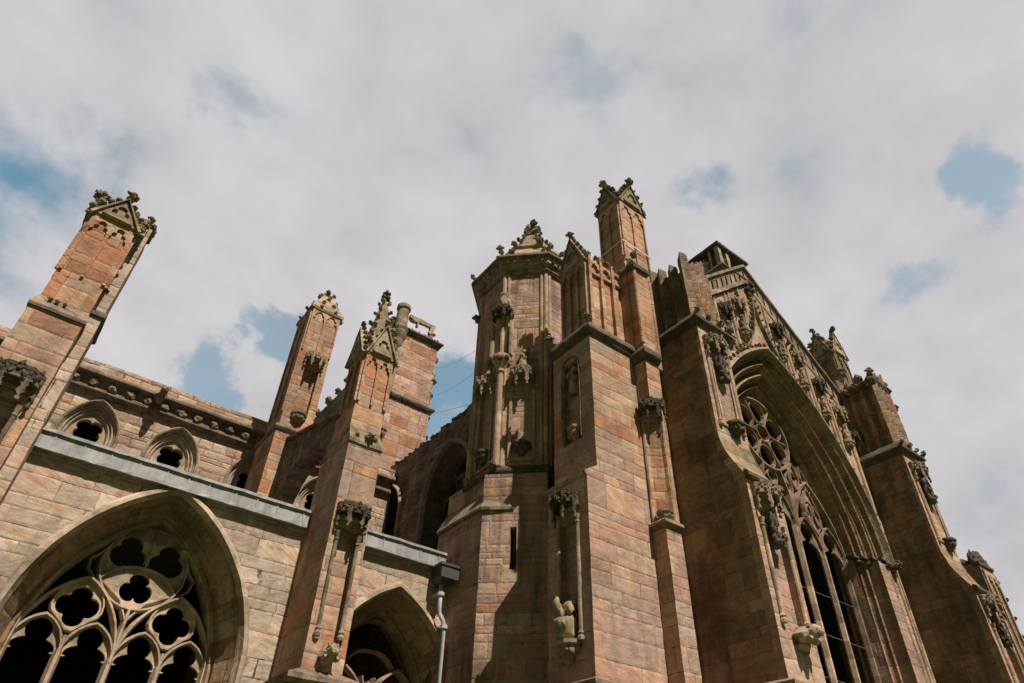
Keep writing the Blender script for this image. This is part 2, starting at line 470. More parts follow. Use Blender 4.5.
def bar(mb, pts, y, wd, dp, closed=False):
    """tracery bar along a path in xz: chamfered section, front edge at y"""
    P = [Vector(p) for p in pts]; n = len(P); h = wd / 2
    prof = [(-h * .35, y), (h * .35, y), (h, y + dp * .45), (h, y + dp * .7), (h * .4, y + dp), (-h * .4, y + dp), (-h, y + dp * .7), (-h, y + dp * .45)]
    k = len(prof); v = []; f = []
    for i in range(n):
        if closed: a, b = P[i - 1], P[(i + 1) % n]
        else: a, b = P[max(i - 1, 0)], P[min(i + 1, n - 1)]
        d = (b - a).normalized(); nn = Vector((-d.y, d.x))
        for o, yy in prof: v.append((P[i].x + nn.x * o, yy, P[i].y + nn.y * o))
    for i in range(n if closed else n - 1):
        j = (i + 1) % n
        for a in range(k):
            b = (a + 1) % k
            f.append((i * k + a, j * k + a, j * k + b, i * k + b))
    if not closed:
        f.append(tuple(range(k))); f.append(tuple(reversed([(n - 1) * k + a for a in range(k)])))
    mb.add(v, f)

def foil(mb, c, outer, inner, y0, y1, n=48, skip=None):
    """pierced plate: region between two closed polar curves outer(t), inner(t) round c"""
    A = [2 * math.pi * i / n for i in range(n)]
    v = []
    for yy in (y0, y1):
        for fn in (outer, inner):
            for a in A:
                r = fn(a); v.append((c[0] + r * math.cos(a), yy, c[1] + r * math.sin(a)))
    f = []
    for i in range(n):
        j = (i + 1) % n
        if skip and skip((A[i] + 2 * math.pi * .5 / n) % (2 * math.pi)): continue
        f.append((i, n + i, n + j, j)); f.append((2 * n + j, 3 * n + j, 3 * n + i, 2 * n + i))
        f.append((n + i, 3 * n + i, 3 * n + j, n + j)); f.append((j, 2 * n + j, 2 * n + i, i))
    mb.add(v, f)

def lobes(k, rot, R, depth=.42):
    """k-foil outline"""
    def fn(a):
        t = ((a - rot) / (2 * math.pi) * k) % 1.0
        return R * (1 - depth + depth * math.sqrt(max(0, math.sin(math.pi * ((t + .5) % 1.0)))))
    return fn
def polyfn(pts, c):
    """polar function of a closed star-shaped outline"""
    Q = [(math.atan2(z - c[1], x - c[0]), math.hypot(x - c[0], z - c[1])) for x, z in pts]
    P = [(x - c[0], z - c[1]) for x, z in pts]
    def fn(a):
        dx, dz = math.cos(a), math.sin(a); best = 0
        for (x1, z1), (x2, z2) in zip(P, P[1:] + P[:1]):
            den = dx * (z2 - z1) - dz * (x2 - x1)
            if abs(den) < 1e-9: continue
            t = (x1 * (z2 - z1) - z1 * (x2 - x1)) / den
            s = (x1 * dz - z1 * dx) / den
            if t > 0 and -1e-6 <= s <= 1 + 1e-6: best = max(best, t)
        return best
    return fn
def chaikin(P, k=2):
    for _ in range(k):
        Q = []
        for a, b in zip(P, P[1:] + P[:1]):
            Q += [(a[0] * .75 + b[0] * .25, a[1] * .75 + b[1] * .25), (a[0] * .25 + b[0] * .75, a[1] * .25 + b[1] * .75)]
        P = Q
    return P
def light_head(mb, cx, w, zs, h, y0, y1, bw=.09, dp=.2):
    """head of one light: pointed bar and trefoil cusping"""
    R = (w * w + h * h) / (2 * w)
    a = arch(w, R, zs, zs - .02, 0, 8)
    bar(mb, [(cx + x, z) for x, z in a], y0 - .05, bw, dp)
    c = (cx, zs + h * .36)
    out = [(cx + x, z) for x, z in a]
    of = polyfn(out, c)
    rr = w * .5
    def inner(t):
        # round top lobe and two side lobes, open below
        best = .02
        for lx, lz, lr in ((0, h * .2, rr), (-w * .46, -h * .34, w * .38), (w * .46, -h * .34, w * .38)):
            b = lx * math.cos(t) + lz * math.sin(t); q = lr * lr - (lx * lx + lz * lz) + b * b
            if q > 0: best = max(best, b + math.sqrt(q))
        return min(best, max(.02, of(t) - .03)) if math.sin(t) > -.7 else max(.02, of(t) * .999)
    foil(mb, c, lambda t: of(t), inner, y0 + .04, y1, 60, lambda t: math.sin(t) < -.62)

def petal(c, ang, L, wd, n=10):
    """pointed leaf outline from c outwards"""
    d = Vector((math.cos(ang), math.sin(ang))); q = Vector((-d.y, d.x)); o = Vector(c)
    a = [o + d * (L * i / n) + q * (wd * math.sin(math.pi * (i / n) ** .8)) for i in range(n + 1)]
    b = [o + d * (L * i / n) - q * (wd * math.sin(math.pi * (i / n) ** .8)) for i in range(n - 1, 0, -1)]
    return [tuple(p) for p in reversed(a + b)]

def canopy(parent, mx, w, h, proj, seed=0, mat='dark', name='canopy'):
    """half-octagon hood over a niche: moulded top, cusped open arches on its three sides, leafy gablets and pendants"""
    b = MB(mx)
    def half(s, p): return [(-w / 2 * s, .03), (-w / 2 * s, -p * .35), (-w * .24 * s, -p), (w * .24 * s, -p), (w / 2 * s, -p * .35), (w / 2 * s, .03)]
    b.stack([(half(.9, proj * .86), -.13), (half(1.08, proj * 1.1), -.07), (half(1.1, proj * 1.12), 0), (half(.8, proj * .7), .05)])
    b.stack([(half(.72, proj * .66), -h * .42), (half(.86, proj * .84), -.12)])
    k = half(1.0, proj)
    for i in range(5):
        A, B = Vector(k[i]), Vector(k[i + 1]); L = (B - A).length
        if L < .04: continue
        ang = math.degrees(math.atan2(B.y - A.y, B.x - A.x))
        c = (A + B) / 2
        f = MB(mx @ frame(c.x, c.y, ang))
        cz = -h * .62
        of = polyfn([(L / 2, -h), (L / 2, -.1), (-L / 2, -.1), (-L / 2, -h)], (0, cz))
        r = min(L * .36, h * .3)
        def inner(t, of=of, r=r):
            best = .01
            for lx, lz, lr in ((0, r * .45, r * .62), (-r * .5, -r * .15, r * .6), (r * .5, -r * .15, r * .6), (0, -r * .6, r * .9)):
                q0 = lx * math.cos(t) + lz * math.sin(t); q = lr * lr - lx * lx - lz * lz + q0 * q0
                if q > 0: best = max(best, q0 + math.sqrt(q))
            return min(best, of(t) * .96)
        foil(f, (0, cz), of, inner, -.03, .04, 36, lambda t: math.sin(t) < -.75)
        if i in (1, 2, 3):
            f.xz([(-L * .42, -h * .46), (L * .42, -h * .46), (0, -.02)], -.07, 0)
            for q in (-1, 0, 1): f.lump((q * L * .27, -.07, -h * .3 + (.12 * h if q == 0 else 0)), (L * .13, L * .13, h * .1), seed + i * 5 + q, .55, 2.6)
            f.lump((0, -.08, -.03), (L * .14, L * .12, h * .1), seed + i, .55, 2.6)
        b.V += []; off = len(b.V)
        b.V += f.V; b.F += [[off + q for q in g] for g in f.F]; b.U += f.U
    for i in range(1, 5):
        x, y = k[i]
        b.cyl((x, y, -h * 1.02), (x, y, -.06), w * .03, w * .035, 6)
        b.lump((x, y, -h * 1.04), (w * .06, w * .06, h * .1), seed + i + 40, .5, 2.4, 1)
        b.lump((x, y, -h * .2), (w * .06, w * .06, h * .1), seed + i + 60, .5, 2.4, 1)
    return part(name, b, mat, parent, cell=0, rough=.008)

def corbel(parent, mx, w, h, proj, seed=0, mat='dark', name='corbel'):
    """moulded bracket on a carved knot of leaves; mx origin at the middle of its top edge"""
    b = MB(mx)
    def half(s, p): return [(-w / 2 * s, .02), (-w / 2 * s, -p * .4), (-w * .25 * s, -p), (w * .25 * s, -p), (w / 2 * s, -p * .4), (w / 2 * s, .02)]
    b.stack([(half(.3, proj * .3), -h), (half(.55, proj * .6), -h * .6), (half(.8, proj * .82), -h * .26), (half(1, proj), -h * .16), (half(1, proj), 0)])
    for i in range(7):
        a = math.pi * (i + .5) / 7
        b.lump((-math.cos(a) * w * .36, -math.sin(a) * proj * .72, -h * (.38 + .12 * (i % 2))), (w * .15, w * .14, h * .2), seed + i, .5, 1.8, 1)
    return part(name, b, mat, parent, cell=0, rough=.01)

def mask_corbel(parent, mx, s, seed=0, mat='mid', name='carved_head'):
    """crouching beast or head carved on a block, worn"""
    b = MB(mx)
    b.lump((0, -.25 * s, .0), (.42 * s, .45 * s, .36 * s), seed, .35, 1.4)
    b.lump((0, -.62 * s, .06 * s), (.27 * s, .3 * s, .27 * s), seed + 1, .35, 1.8)
    b.lump((0, -.85 * s, -.02 * s), (.16 * s, .17 * s, .13 * s), seed + 2, .3, 2)
    for q in (-1, 1):
        b.lump((q * .2 * s, -.58 * s, .27 * s), (.08 * s, .09 * s, .12 * s), seed + 4 + q, .4, 2, 1)
        b.lump((q * .3 * s, -.45 * s, -.22 * s), (.13 * s, .3 * s, .13 * s), seed + 7 + q, .45, 2, 1)
        b.lump((q * .12 * s, -.86 * s, .1 * s), (.05 * s, .04 * s, .04 * s), seed, .2, 2, 1)
    b.lump((0, -.1 * s, -.35 * s), (.33 * s, .25 * s, .22 * s), seed + 3, .5, 1.6)
    return part(name, b, mat, parent, cell=0, rough=.01)

def shafts(parent, mx, xs, z0, z1, r=.035, y=-.02, mat='trim', name='nook_shaft'):
    for x in xs:
        b = MB(mx)
        b.lathe(x, y, [(r * 1.7, z0), (r * 1.8, z0 + .06), (r * 1.1, z0 + .1), (r * 1.55, z0 + .14), (r, z0 + .19), (r, z1 - .2), (r * 1.3, z1 - .19), (r * 1.3, z1 - .16), (r, z1 - .14), (r * 1.6, z1 - .03), (r * 1.8, z1)], 8)
        part(name, b, mat, parent, cell=.6, rough=.006)

def panel_face(b, w, z0, z1, lights=2, y=0.0, t=.05, head=.5, fr=.07, cusps=True):
    """blind panelling laid on a face (centre x 0): raised frame and mullions with cusped heads, proud of y"""
    b.box(-w / 2, -w / 2 + fr, y - t, y + .02, z0, z1); b.box(w / 2 - fr, w / 2, y - t, y + .02, z0, z1)
    lw = (w - 2 * fr) / lights
    for i in range(1, lights):
        x = -w / 2 + fr + lw * i
        b.box(x - .03, x + .03, y - t * .95, y + .02, z0, z1 - .03)
    if cusps:
        for i in range(lights):
            x = -w / 2 + fr + lw * (i + .5); hw = lw / 2 - .03
            c = (x, z1 - head * .55)
            top = [(x + hw + .03, z1 - head), (x + hw + .03, z1), (x - hw - .03, z1), (x - hw - .03, z1 - head)]
            of = polyfn(top, c)
            def inner(a, hw=hw):
                best = .03
                for lx, lz, lr in ((0, head * .1, hw * .5), (-hw * .45, -head * .16, hw * .46), (hw * .45, -head * .16, hw * .46), (0, -head * .35, hw * .5)):
                    q0 = lx * math.cos(a) + lz * math.sin(a); q = lr * lr - lx * lx - lz * lz + q0 * q0
                    if q > 0: best = max(best, q0 + math.sqrt(q))
                return min(best, of(a) * .97)
            foil(b, c, of, inner, y - t * .9, y + .015, 48, lambda a: math.sin(a) < -.72)

def gablet(parent, mx, w, z0, h, t=.1, ncrock=6, csize=.09, ang=0.0, mat='mid', finial=True, dark=True, hole=True):
    """steep little gable on a face: triangular slab, raised rakes, leaf knobs up both edges"""
    b = MB(mx)
    b.xz([(-w / 2, z0), (w / 2, z0), (0, z0 + h)], -t, .06)
    r = .055
    for q in (-1, 1):
        a, c = Vector((q * (w / 2 + .05), z0 - .05)), Vector((0, z0 + h + .07))
        d = (c - a).normalized(); nn = Vector((-d.y, d.x)) * r * (1 if q > 0 else -1)
        P = [a, a + nn, c + nn * .3, c]
        P = [(p.x, p.y) for p in P]
        area = sum(P[i][0] * P[(i + 1) % 4][1] - P[(i + 1) % 4][0] * P[i][1] for i in range(4))
        b.xz(P if area > 0 else P[::-1], -t - .06, .06)
    if hole:
        foil(b, (0, z0 + h * .33), polyfn([(w * .36, z0 + .03), (0, z0 + h * .84), (-w * .36, z0 + .03)], (0, z0 + h * .33)), lobes(3, math.pi / 2, w * .2, .5), -t - .05, -t + .01, 36)
    o = part('gablet', b, mat, parent, cell=.3, rough=.012)
    for q in (-1, 1):
        for i in range(ncrock):
            f = (i + .35) / ncrock
            p = mx @ Vector((q * (w / 2 + .015) * (1 - f), -t * .5, z0 + h * f + .0))
            crocket(o, p, csize, ang + (90 if q > 0 else -90), dark)
    if finial:
        p = mx @ Vector((0, -t * .4, z0 + h + .12))
        crocket(o, p, csize * 1.4, ang, dark, 0, 'finial')
    return o

def spire(parent, cx, cy, z0, w, h, n=4, ncrock=4, csize=.1, rot=45.0, mat='mid', dark=False, fin=1.0, cut=1.0):
    """crocketed pyramid with a leaf finial; cut < 1 leaves it broken off"""
    b = MB(); k = math.cos(math.pi / n)
    def ring(s, z): return [(cx + w / 2 / k * s * math.cos(rad(rot) + 2 * math.pi * i / n), cy + w / 2 / k * s * math.sin(rad(rot) + 2 * math.pi * i / n), z) for i in range(n)]
    b.rings([ring(1.06, z0 - .08), ring(1.06, z0), ring(.96, z0 + .04), ring(1 - cut * .9, z0 + h * cut)])
    o = part('spire', b, mat, parent, cell=.3, rough=.014)
    for i in range(n):
        a = rad(rot) + 2 * math.pi * i / n
        for j in range(ncrock):
            f = (j + .3) / ncrock * cut; s = 1 - f * .9
            crocket(o, (cx + w / 2 / k * s * math.cos(a), cy + w / 2 / k * s * math.sin(a), z0 + h * f), csize * (1 - .3 * f), math.degrees(a) + 90, dark)
    if fin:
        z = z0 + h * cut
        b = MB()
        for j in range(4):
            a = j * math.pi / 2 + .4
            b.lump((cx + .1 * fin * math.cos(a), cy + .1 * fin * math.sin(a), z + .02), (.1 * fin, .1 * fin, .09 * fin), j + 3, .5, 2, 1)
            b.lump((cx + .07 * fin * math.cos(a + .7), cy + .07 * fin * math.sin(a + .7), z + .24 * fin), (.085 * fin, .085 * fin, .08 * fin), j + 13, .5, 2, 1)
        b.cyl((cx, cy, z - .1), (cx, cy, z + .3 * fin), .05 * fin, .04 * fin, 6)
        b.lump((cx, cy, z + .34 * fin), (.07 * fin, .07 * fin, .1 * fin), 5, .5, 2, 1)
        part('finial', b, 'dark', o, cell=0, rough=.008)
    return o

def figure(name, label, cat, base, ang, h, seed=0, mat='mid', seated=False, headless=False, group=None):
    """robed stone figure, weather-worn"""
    t = thing(name, label, cat, base, group)
    mx = frame(base[0], base[1], ang, base[2])
    b = MB(mx); s = h
    prof = [(.17, .15, 0), (.18, .155, .1), (.165, .14, .3), (.15, .12, .48), (.14, .11, .58), (.165, .11, .7), (.17, .10, .77), (.12, .08, .82), (.05, .05, .85), (.05, .05, .87)]
    if seated:
        prof = [(.22, .2, 0), (.23, .26, .12), (.23, .3, .32), (.24, .3, .44), (.2, .16, .52), (.21, .14, .7), (.2, .12, .80), (.15, .09, .86), (.11, .07, .88)] if headless else [(.22, .2, 0), (.23, .26, .12), (.23, .3, .32), (.24, .3, .44), (.2, .16, .52), (.21, .14, .7), (.2, .13, .82), (.14, .1, .88), (.06, .06, .92), (.05, .05, .95)]
    R = []
    for rx, ry, z in prof:
        R.append([])
        for i in range(20):
            a = 2 * math.pi * i / 20
            fold = 1 + (.09 * math.sin(a * 7 + z * 5 + seed) if z < .6 else .03 * math.sin(a * 5))
            yo = (-.1 if seated and .1 < z < .5 else 0)
            R[-1].append((rx * s * fold * math.cos(a), (ry * fold * math.sin(a) + yo) * s, z * s))
    b.rings(R)
    for q in (-1, 1):
        b.tube([(q * .16 * s, 0, .76 * s), (q * .2 * s, -.06 * s, .62 * s), (q * .15 * s, -.14 * s, .54 * s), (q * .04 * s, -.17 * s, .6 * s)], [.06 * s, .055 * s, .05 * s, .035 * s], 8)
    if not headless:
        hz = .93 if not seated else 1.0
        b.lump((0, -.01 * s, hz * s), (.065 * s, .075 * s, .09 * s), seed, .15, 1.5)
        b.lump((0, -.085 * s, (hz - .01) * s), (.018 * s, .025 * s, .03 * s), seed, .1, 1.5, 1)
        b.lump((0, .025 * s, (hz + .02) * s), (.085 * s, .075 * s, .095 * s), seed + 4, .25, 2)
    if seated:
        for j in range(9):
            b.lump((.2 * s * math.sin(j * 1.9 + seed), -.16 * s - .06 * s * (j % 3), (.12 + .08 * j) * s), (.09 * s, .07 * s, .15 * s), seed + j, .5, 2.2)
    part('body', b, mat, t, cell=0, rough=.03 if seated else .014, smooth=True)
    return t
M['hopper'] = M['iron']; M['black2'] = M['dark']; M['cornice'] = M['trim']
M['warmash'] = ashlar('warm_ashlar', BUFF[:6] + PINK[:4] + ORANGE[:4], None, bw=.55, bh=.36, stain=.35, lich=.2)
M['pinkrub'] = ashlar('rose_rubble', PINK + ORANGE[:6], None, bw=.95, bh=.46, stain=.25, lich=.15, bump=.8)
M['side'] = M['brown']  # west sides get darker stone than the lit fronts: shade put into colour
M['gablerev'] = ashlar('jamb_voussoirs', GREY[:3] + BROWN, PINK + ORANGE[:3], zmix=(9.6, 11.4), bw=.6, bh=.42, stain=.6, lich=.3)  # soffit shade put into the colour: dark above, lit pink below the springing
M['soot_shade'] = plain('shade_black_backing', (.02, .018, .016), (.012, .011, .01), rough=.95, spec=.1)  # near-black colour stands in for the unlit interiors behind the openings
M['rake'] = carved('weathered_coping_stone', (.36, .26, .18), (.28, .20, .14), amt=.5)
SKY_HOLES = [((0.357, 0.332, 0.873), 0.05, 0.35), ((0.561, 0.334, 0.757), 0.055, 0.85), ((0.759, 0.195, 0.622), 0.035, 0.5), ((0.733, 0.06, 0.678), 0.03, 0.55), ((-0.188, 0.752, 0.632), 0.1, 0.95), ((-0.018, 0.614, 0.789), 0.05, 0.4), ((0.101, 0.851, 0.516), 0.025, 0.6), ((0.163, 0.791, 0.589), 0.025, 0.6), ((0.491, 0.523, 0.696), 0.04, 0.4), ((0.405, 0.698, 0.59), 0.05, 0.8), ((0.414, 0.742, 0.527), 0.06, 0.7)]
# ------------------------------------------------------------------ camera, sky, sun
cam = bpy.data.cameras.new('camera'); cam.sensor_width = 36; cam.lens = 670 * 36 / 1024; cam.clip_end = 5000
co = bpy.data.objects.new('camera', cam); COL.objects.link(co); SC.camera = co
H_, P_, R_ = rad(54.02), rad(39.76), rad(2.214)
fw = Vector((math.cos(H_) * math.cos(P_), math.sin(H_) * math.cos(P_), math.sin(P_)))
rt = Vector((math.sin(H_), -math.cos(H_), 0)); up = rt.cross(fw)
r2 = rt * math.cos(R_) + up * math.sin(R_); u2 = -rt * math.sin(R_) + up * math.cos(R_)
mw = Matrix((r2, u2, -fw)).transposed().to_4x4(); mw.translation = (0, 0, 1.6)
co.matrix_world = mw

SUN_EL, SUN_AZ = 54.0, 178.0      # degrees; azimuth clockwise from north (+y)
sd = Vector((math.sin(rad(SUN_AZ)) * math.cos(rad(SUN_EL)), math.cos(rad(SUN_AZ)) * math.cos(rad(SUN_EL)), math.sin(rad(SUN_EL))))
sl = bpy.data.lights.new('sun', 'SUN'); sl.energy = 4.7; sl.angle = rad(.5); sl.color = (1, .95, .87)
so = bpy.data.objects.new('sun', sl); COL.objects.link(so); so.rotation_euler = sd.to_track_quat('Z', 'Y').to_euler()

W = bpy.data.worlds.new('World'); SC.world = W
w = NT(W) if False else None
W.use_nodes = True
class WT(NT):
    def __init__(self, t): self.t = t; t.nodes.clear()
t = WT(W.node_tree)
sky = t.n('ShaderNodeTexSky', None, sky_type='NISHITA', sun_disc=False, sun_elevation=rad(SUN_EL), sun_rotation=rad(SUN_AZ), air_density=1.0, dust_density=1.5, ozone_density=1.0)
d = t.n('ShaderNodeTexCoord').outputs['Generated']
s = t.n('ShaderNodeSeparateXYZ', {0: d})
zz = t.m('MAXIMUM', t.m('ADD', s.outputs[2], .12), .05)
pl = t.xyz(t.m('DIVIDE', s.outputs[0], zz), t.m('DIVIDE', s.outputs[1], zz), 0.0)   # a cloud deck overhead
n1 = t.noise(pl, 1.15, 9, .55, dist=.3)
n2 = t.noise(pl, 3.6, 9, .57, dist=.35)
n3 = t.noise(d, 7.0, 8, .55, dist=.2)
gap = None
for (hx, hy, hz), rr, k in SKY_HOLES:
    dd = t.n('ShaderNodeVectorMath', {0: d, 1: (hx, hy, hz)}, operation='DISTANCE').outputs['Value']
    rag = t.m('MULTIPLY', t.m('SUBTRACT', t.m('ADD', t.m('MULTIPLY', n2, .5), t.m('MULTIPLY', n3, .5)), .5), .55)
    g = t.m('MULTIPLY', t.sm(t.m('ADD', dd, rag), rr * 1.3, rr * -.1), k)
    gap = g if gap is None else t.m('MAXIMUM', gap, g)
wisp = t.m('MULTIPLY', t.sm(t.m('ADD', t.m('MULTIPLY', n1, .6), t.m('MULTIPLY', n3, .4)), .44, .33), .35)
blue = t.m('MINIMUM', 1.0, t.m('MAXIMUM', gap, wisp))
ln = t.m('SUBTRACT', t.m('ADD', t.m('MULTIPLY', n1, .5), t.m('ADD', t.m('MULTIPLY', n2, .25), t.m('MULTIPLY', n3, .25))), .5)
lum = t.m('ADD', 1.08, t.m('MULTIPLY', ln, 1.6))
view_dot = t.n('ShaderNodeVectorMath', {0: d, 1: (.45, .62, .64)}, operation='DOT_PRODUCT').outputs['Value']
lum = t.m('MULTIPLY', lum, t.m('ADD', .13, t.m('MULTIPLY', t.sm(view_dot, .05, .68), .87)))   # unseen sky dimmed away from the view to cut fill light
cl = t.n('ShaderNodeCombineColor', {0: t.m('MULTIPLY', lum, 4.2), 1: t.m('MULTIPLY', lum, 4.08), 2: t.m('MULTIPLY', lum, 4.25)}).outputs[0]
skyb = t.mix(1.0, sky.outputs[0], (.95, 1.42, 1.2, 1), 'MULTIPLY')
skyc = t.mix(t.m('SUBTRACT', 1.0, blue), skyb, cl)
bg = t.n('ShaderNodeBackground', {0: skyc, 1: .1})
t.n('ShaderNodeOutputWorld', {0: bg.outputs[0]})
vs = SC.view_settings
vs.view_transform = 'Standard'; vs.look = 'None'; vs.exposure = .42; vs.gamma = 1; vs.use_curve_mapping = False
SC.cycles.use_denoising = True
SC.cycles.max_bounces = 5; SC.cycles.diffuse_bounces = 3; SC.cycles.glossy_bounces = 2

# ------------------------------------------------------------------ ground
b = MB(); b.add([(-1500, -1500, 0), (1500, -1500, 0), (1500, 1500, 0), (-1500, 1500, 0)], [(0, 1, 2, 3)])
g = b.build('lawn', M['grass'], None, cell=0, rough=0); g['kind'] = 'structure'

# ------------------------------------------------------------------ south wall of the nave aisle with two traceried windows
YN = 14.2
aw = thing('aisle_wall', 'buff stone aisle wall with pointed traceried windows below the lead gutter', 'wall', (2, YN, 0))
W1 = (2.07, 2.02, 3.35, 4.70, 1.6); W2 = (7.30, 1.72, 2.85, 4.45, 1.6)
EO = (-4.9, 2.02, 3.35, 4.70, 1.6)
b = MB(); arch_wall(b, -9.0, 9.0, 0, 7.86, YN, YN + .35, [EO, W1, W2])
part('masonry', b, 'buff', aw, cell=.8, rough=.012)
b = MB(); b.string([(-9.0, YN), (8.7, YN)], 1.0, [(0, .12), (.14, 0), (.14, -1.0), (0, -1.0)])
part('plinth', b, 'buff', aw)

def aisle_window(cx, w, R, zs, sill, lights, broken=False):
    top = zs + arch_z(w, R, 0, 0)
    b = MB()
    prof = [(0, .02), (.03, .02), (.05, .10), (.20, .50), (.23, .58), (.20, .63), (.25, .68), (.30, .66), (.33, .74), (.33, 1.25)]
    arch_loft(b, cx, w, R, zs, sill, prof, YN, 18)
    win = part('window', b, 'warm' if False else 'reveal', aw, cell=.6, rough=.01)
    b = MB()
    arch_loft(b, cx, w + .17, R + .17, zs, zs - .35, [(0, 0), (0, -.05), (.06, -.13), (.13, -.14), (.16, -.06), (.19, .0), (.19, .05)], YN, 18)
    part('hood_mould', b, 'hood', win, cell=.5, rough=.012)
    for q in (-1, 1):
        mask_corbel(win, frame(cx + q * (w + .1), YN, 0, zs - .5), .3, int(cx * 3 + q), 'dark', 'label_stop')
    # tracery
    d = .31; wi = w - d; k = wi / 1.73
    Y0 = YN + .86; n = lights; lw = 2 * wi / n
    tb = MB()
    A = arch(w, R, zs, sill, d + .02, 16)
    bar(tb, [(cx + x, z) for x, z in A], Y0 - .10, .13, .34)
    zl = zs + .02; hl = .60 * k
    for i in range(n):
        light_head(tb, cx - wi + lw * (i + .5), lw / 2, zl, hl, Y0, Y0 + .14, .07 * k + .015)
    za = zs + 1.40 * k
    for q in (-1, 1):      # each pair of lights under its own pointed arch, a pierced eye in its head
        px = cx + q * lw; hh = za - zl
        if broken and q < 0: hh *= .95
        bar(tb, [(px + x, z) for x, z in arch(lw, (lw * lw + hh * hh) / (2 * lw), zl, zl - .02, 0, 10)], Y0 - .07, .10, .3)
        if broken: continue
        c = (px, zs + .86 * k)
        out = chaikin([(px, zl + .34 * k), (px + .24 * k, zl + .58 * k), (px + .43 * k, zs + .74 * k), (px + .42 * k, zs + 1.0 * k), (px + .24 * k, zs + 1.26 * k), (px, zs + 1.42 * k), (px - .24 * k, zs + 1.26 * k), (px - .42 * k, zs + 1.0 * k), (px - .43 * k, zs + .74 * k), (px - .24 * k, zl + .58 * k)], 1)
        foil(tb, c, polyfn(out, c), lobes(4, math.pi / 2, .37 * k, .42), Y0 + .02, Y0 + .15, 60)
        bar(tb, out, Y0 - .03, .07, .22, True)
    C = (cx, zs + 1.78 * k); RW = .80 * k
    circle = [(C[0] + RW * math.cos(2 * math.pi * j / 32), C[1] + RW * math.sin(2 * math.pi * j / 32)) for j in range(32)]
    bar(tb, circle[2:13] if broken else circle, Y0 - .07, .085, .28, not broken)
    SP = []
    for j, a in enumerate((90, 207, -27)):
        pts = []
        for m_ in range(7):
            f = m_ / 6; bend = .12 * k * math.sin(math.pi * f) * (0 if j == 0 else (1 if j == 1 else -1))
            pts.append((C[0] + RW * f * math.cos(rad(a)) + bend * math.sin(rad(a)), C[1] + RW * f * math.sin(rad(a)) - bend * math.cos(rad(a))))
        SP.append(pts)
        if not (broken and j == 0): bar(tb, pts, Y0 - .05, .075, .26)
    for j, (a0, a1, s0, s1) in enumerate(((90, 207, 0, 1), (-27, 90, 2, 0), (207, 333, 1, 2))):
        if broken: continue
        am = rad((a0 + a1) / 2); c = (C[0] + (.44 if j < 2 else .40) * k * math.cos(am), C[1] + (.44 if j < 2 else .40) * k * math.sin(am))
        sec = SP[s0][1:-1] + [(C[0] + RW * .98 * math.cos(rad(a0 + (a1 - a0) * u / 10)), C[1] + RW * .98 * math.sin(rad(a0 + (a1 - a0) * u / 10))) for u in range(11)] + SP[s1][1:-1][::-1]
        foil(tb, c, polyfn(sec, c), lobes(3, am + math.pi, .35 * k if j < 2 else .31 * k, .42), Y0 + .02, Y0 + .13, 60)
    if not broken:      # small bars tying the wheel to the arch
        for q in (-1, 1):
            bar(tb, [(cx + q * .80 * k, zs + 1.42 * k), (cx + q * .95 * k, zs + 1.55 * k), (cx + q * .99 * k, zs + 1.75 * k)], Y0 - .02, .065, .22)
            bar(tb, [(cx + q * .70 * k, C[1] + .40 * k), (cx + q * .86 * k, C[1] + .1 * k), (cx + q * 1.0 * k, zs + 1.75 * k)], Y0 - .02, .065, .22)
    bar(tb, [(cx, zl), (cx, C[1] - RW)], Y0 - .07, .11, .3)
    for q in (-1, 1):      # the fork that carries the wheel
        bar(tb, [(cx, zs + .75 * k), (cx + q * .22 * k, zs + 1.12 * k), (cx + q * .62 * k, zs + 1.36 * k)] if not broken else [(cx, zs + .4 * k), (cx + q * .2 * k, zs + 1.1 * k)], Y0 - .05, .075, .26)
    for q in (-1, 1):
        bar(tb, [(cx + q * lw, zl), (cx + q * lw, zl + .3)], Y0 - .05, .11, .26)
    part('tracery', tb, 'rose' if broken else 'pale', win, cell=0, rough=.008)
    for i in range(1, n):
        x = cx - wi + lw * i; b = MB()
        b.prism([(x - .075, Y0 + .08), (x - .03, Y0 - .06), (x + .03, Y0 - .06), (x + .075, Y0 + .08), (x + .075, Y0 + .16), (x + .03, Y0 + .24), (x - .03, Y0 + .24), (x - .075, Y0 + .16)], sill, zl + .05)
        part('mullion', b, 'pale', win, cell=.6, rough=.006)
    b = MB(); b.box(cx - w, cx + w, YN - .06, YN + 1.3, sill - .2, sill)
    part('sill', b, 'trim', win)
M['reveal'] = ashlar('reveal_voussoirs', BROWN + BUFF[:3], None, bw=.5, bh=.42, stain=.7, lich=.35)
M['hood'] = carved('hood_mould_stone', (.40, .30, .20), (.46, .34, .24), amt=.45)
aisle_window(*W1, 4)
aisle_window(*W2, 4, True)
aisle_window(*EO, 4)
# what closes the aisle behind: floor slab, inner faces and the flat lead roof
b = MB(); b.box(-9.0, 8.6, YN + .36, 20.98, 7.86, 8.1)
part('roof', b, 'slate', aw, cell=0)
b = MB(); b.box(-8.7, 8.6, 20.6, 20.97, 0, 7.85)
part('inner_shade_backing', b, 'soot_shade', aw, cell=0)  # added sheet, its near-black colour paints the darkness inside the aisle
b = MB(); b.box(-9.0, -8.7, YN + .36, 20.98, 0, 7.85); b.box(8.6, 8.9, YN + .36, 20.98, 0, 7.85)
part('cross_wall', b, 'black', aw, cell=0)

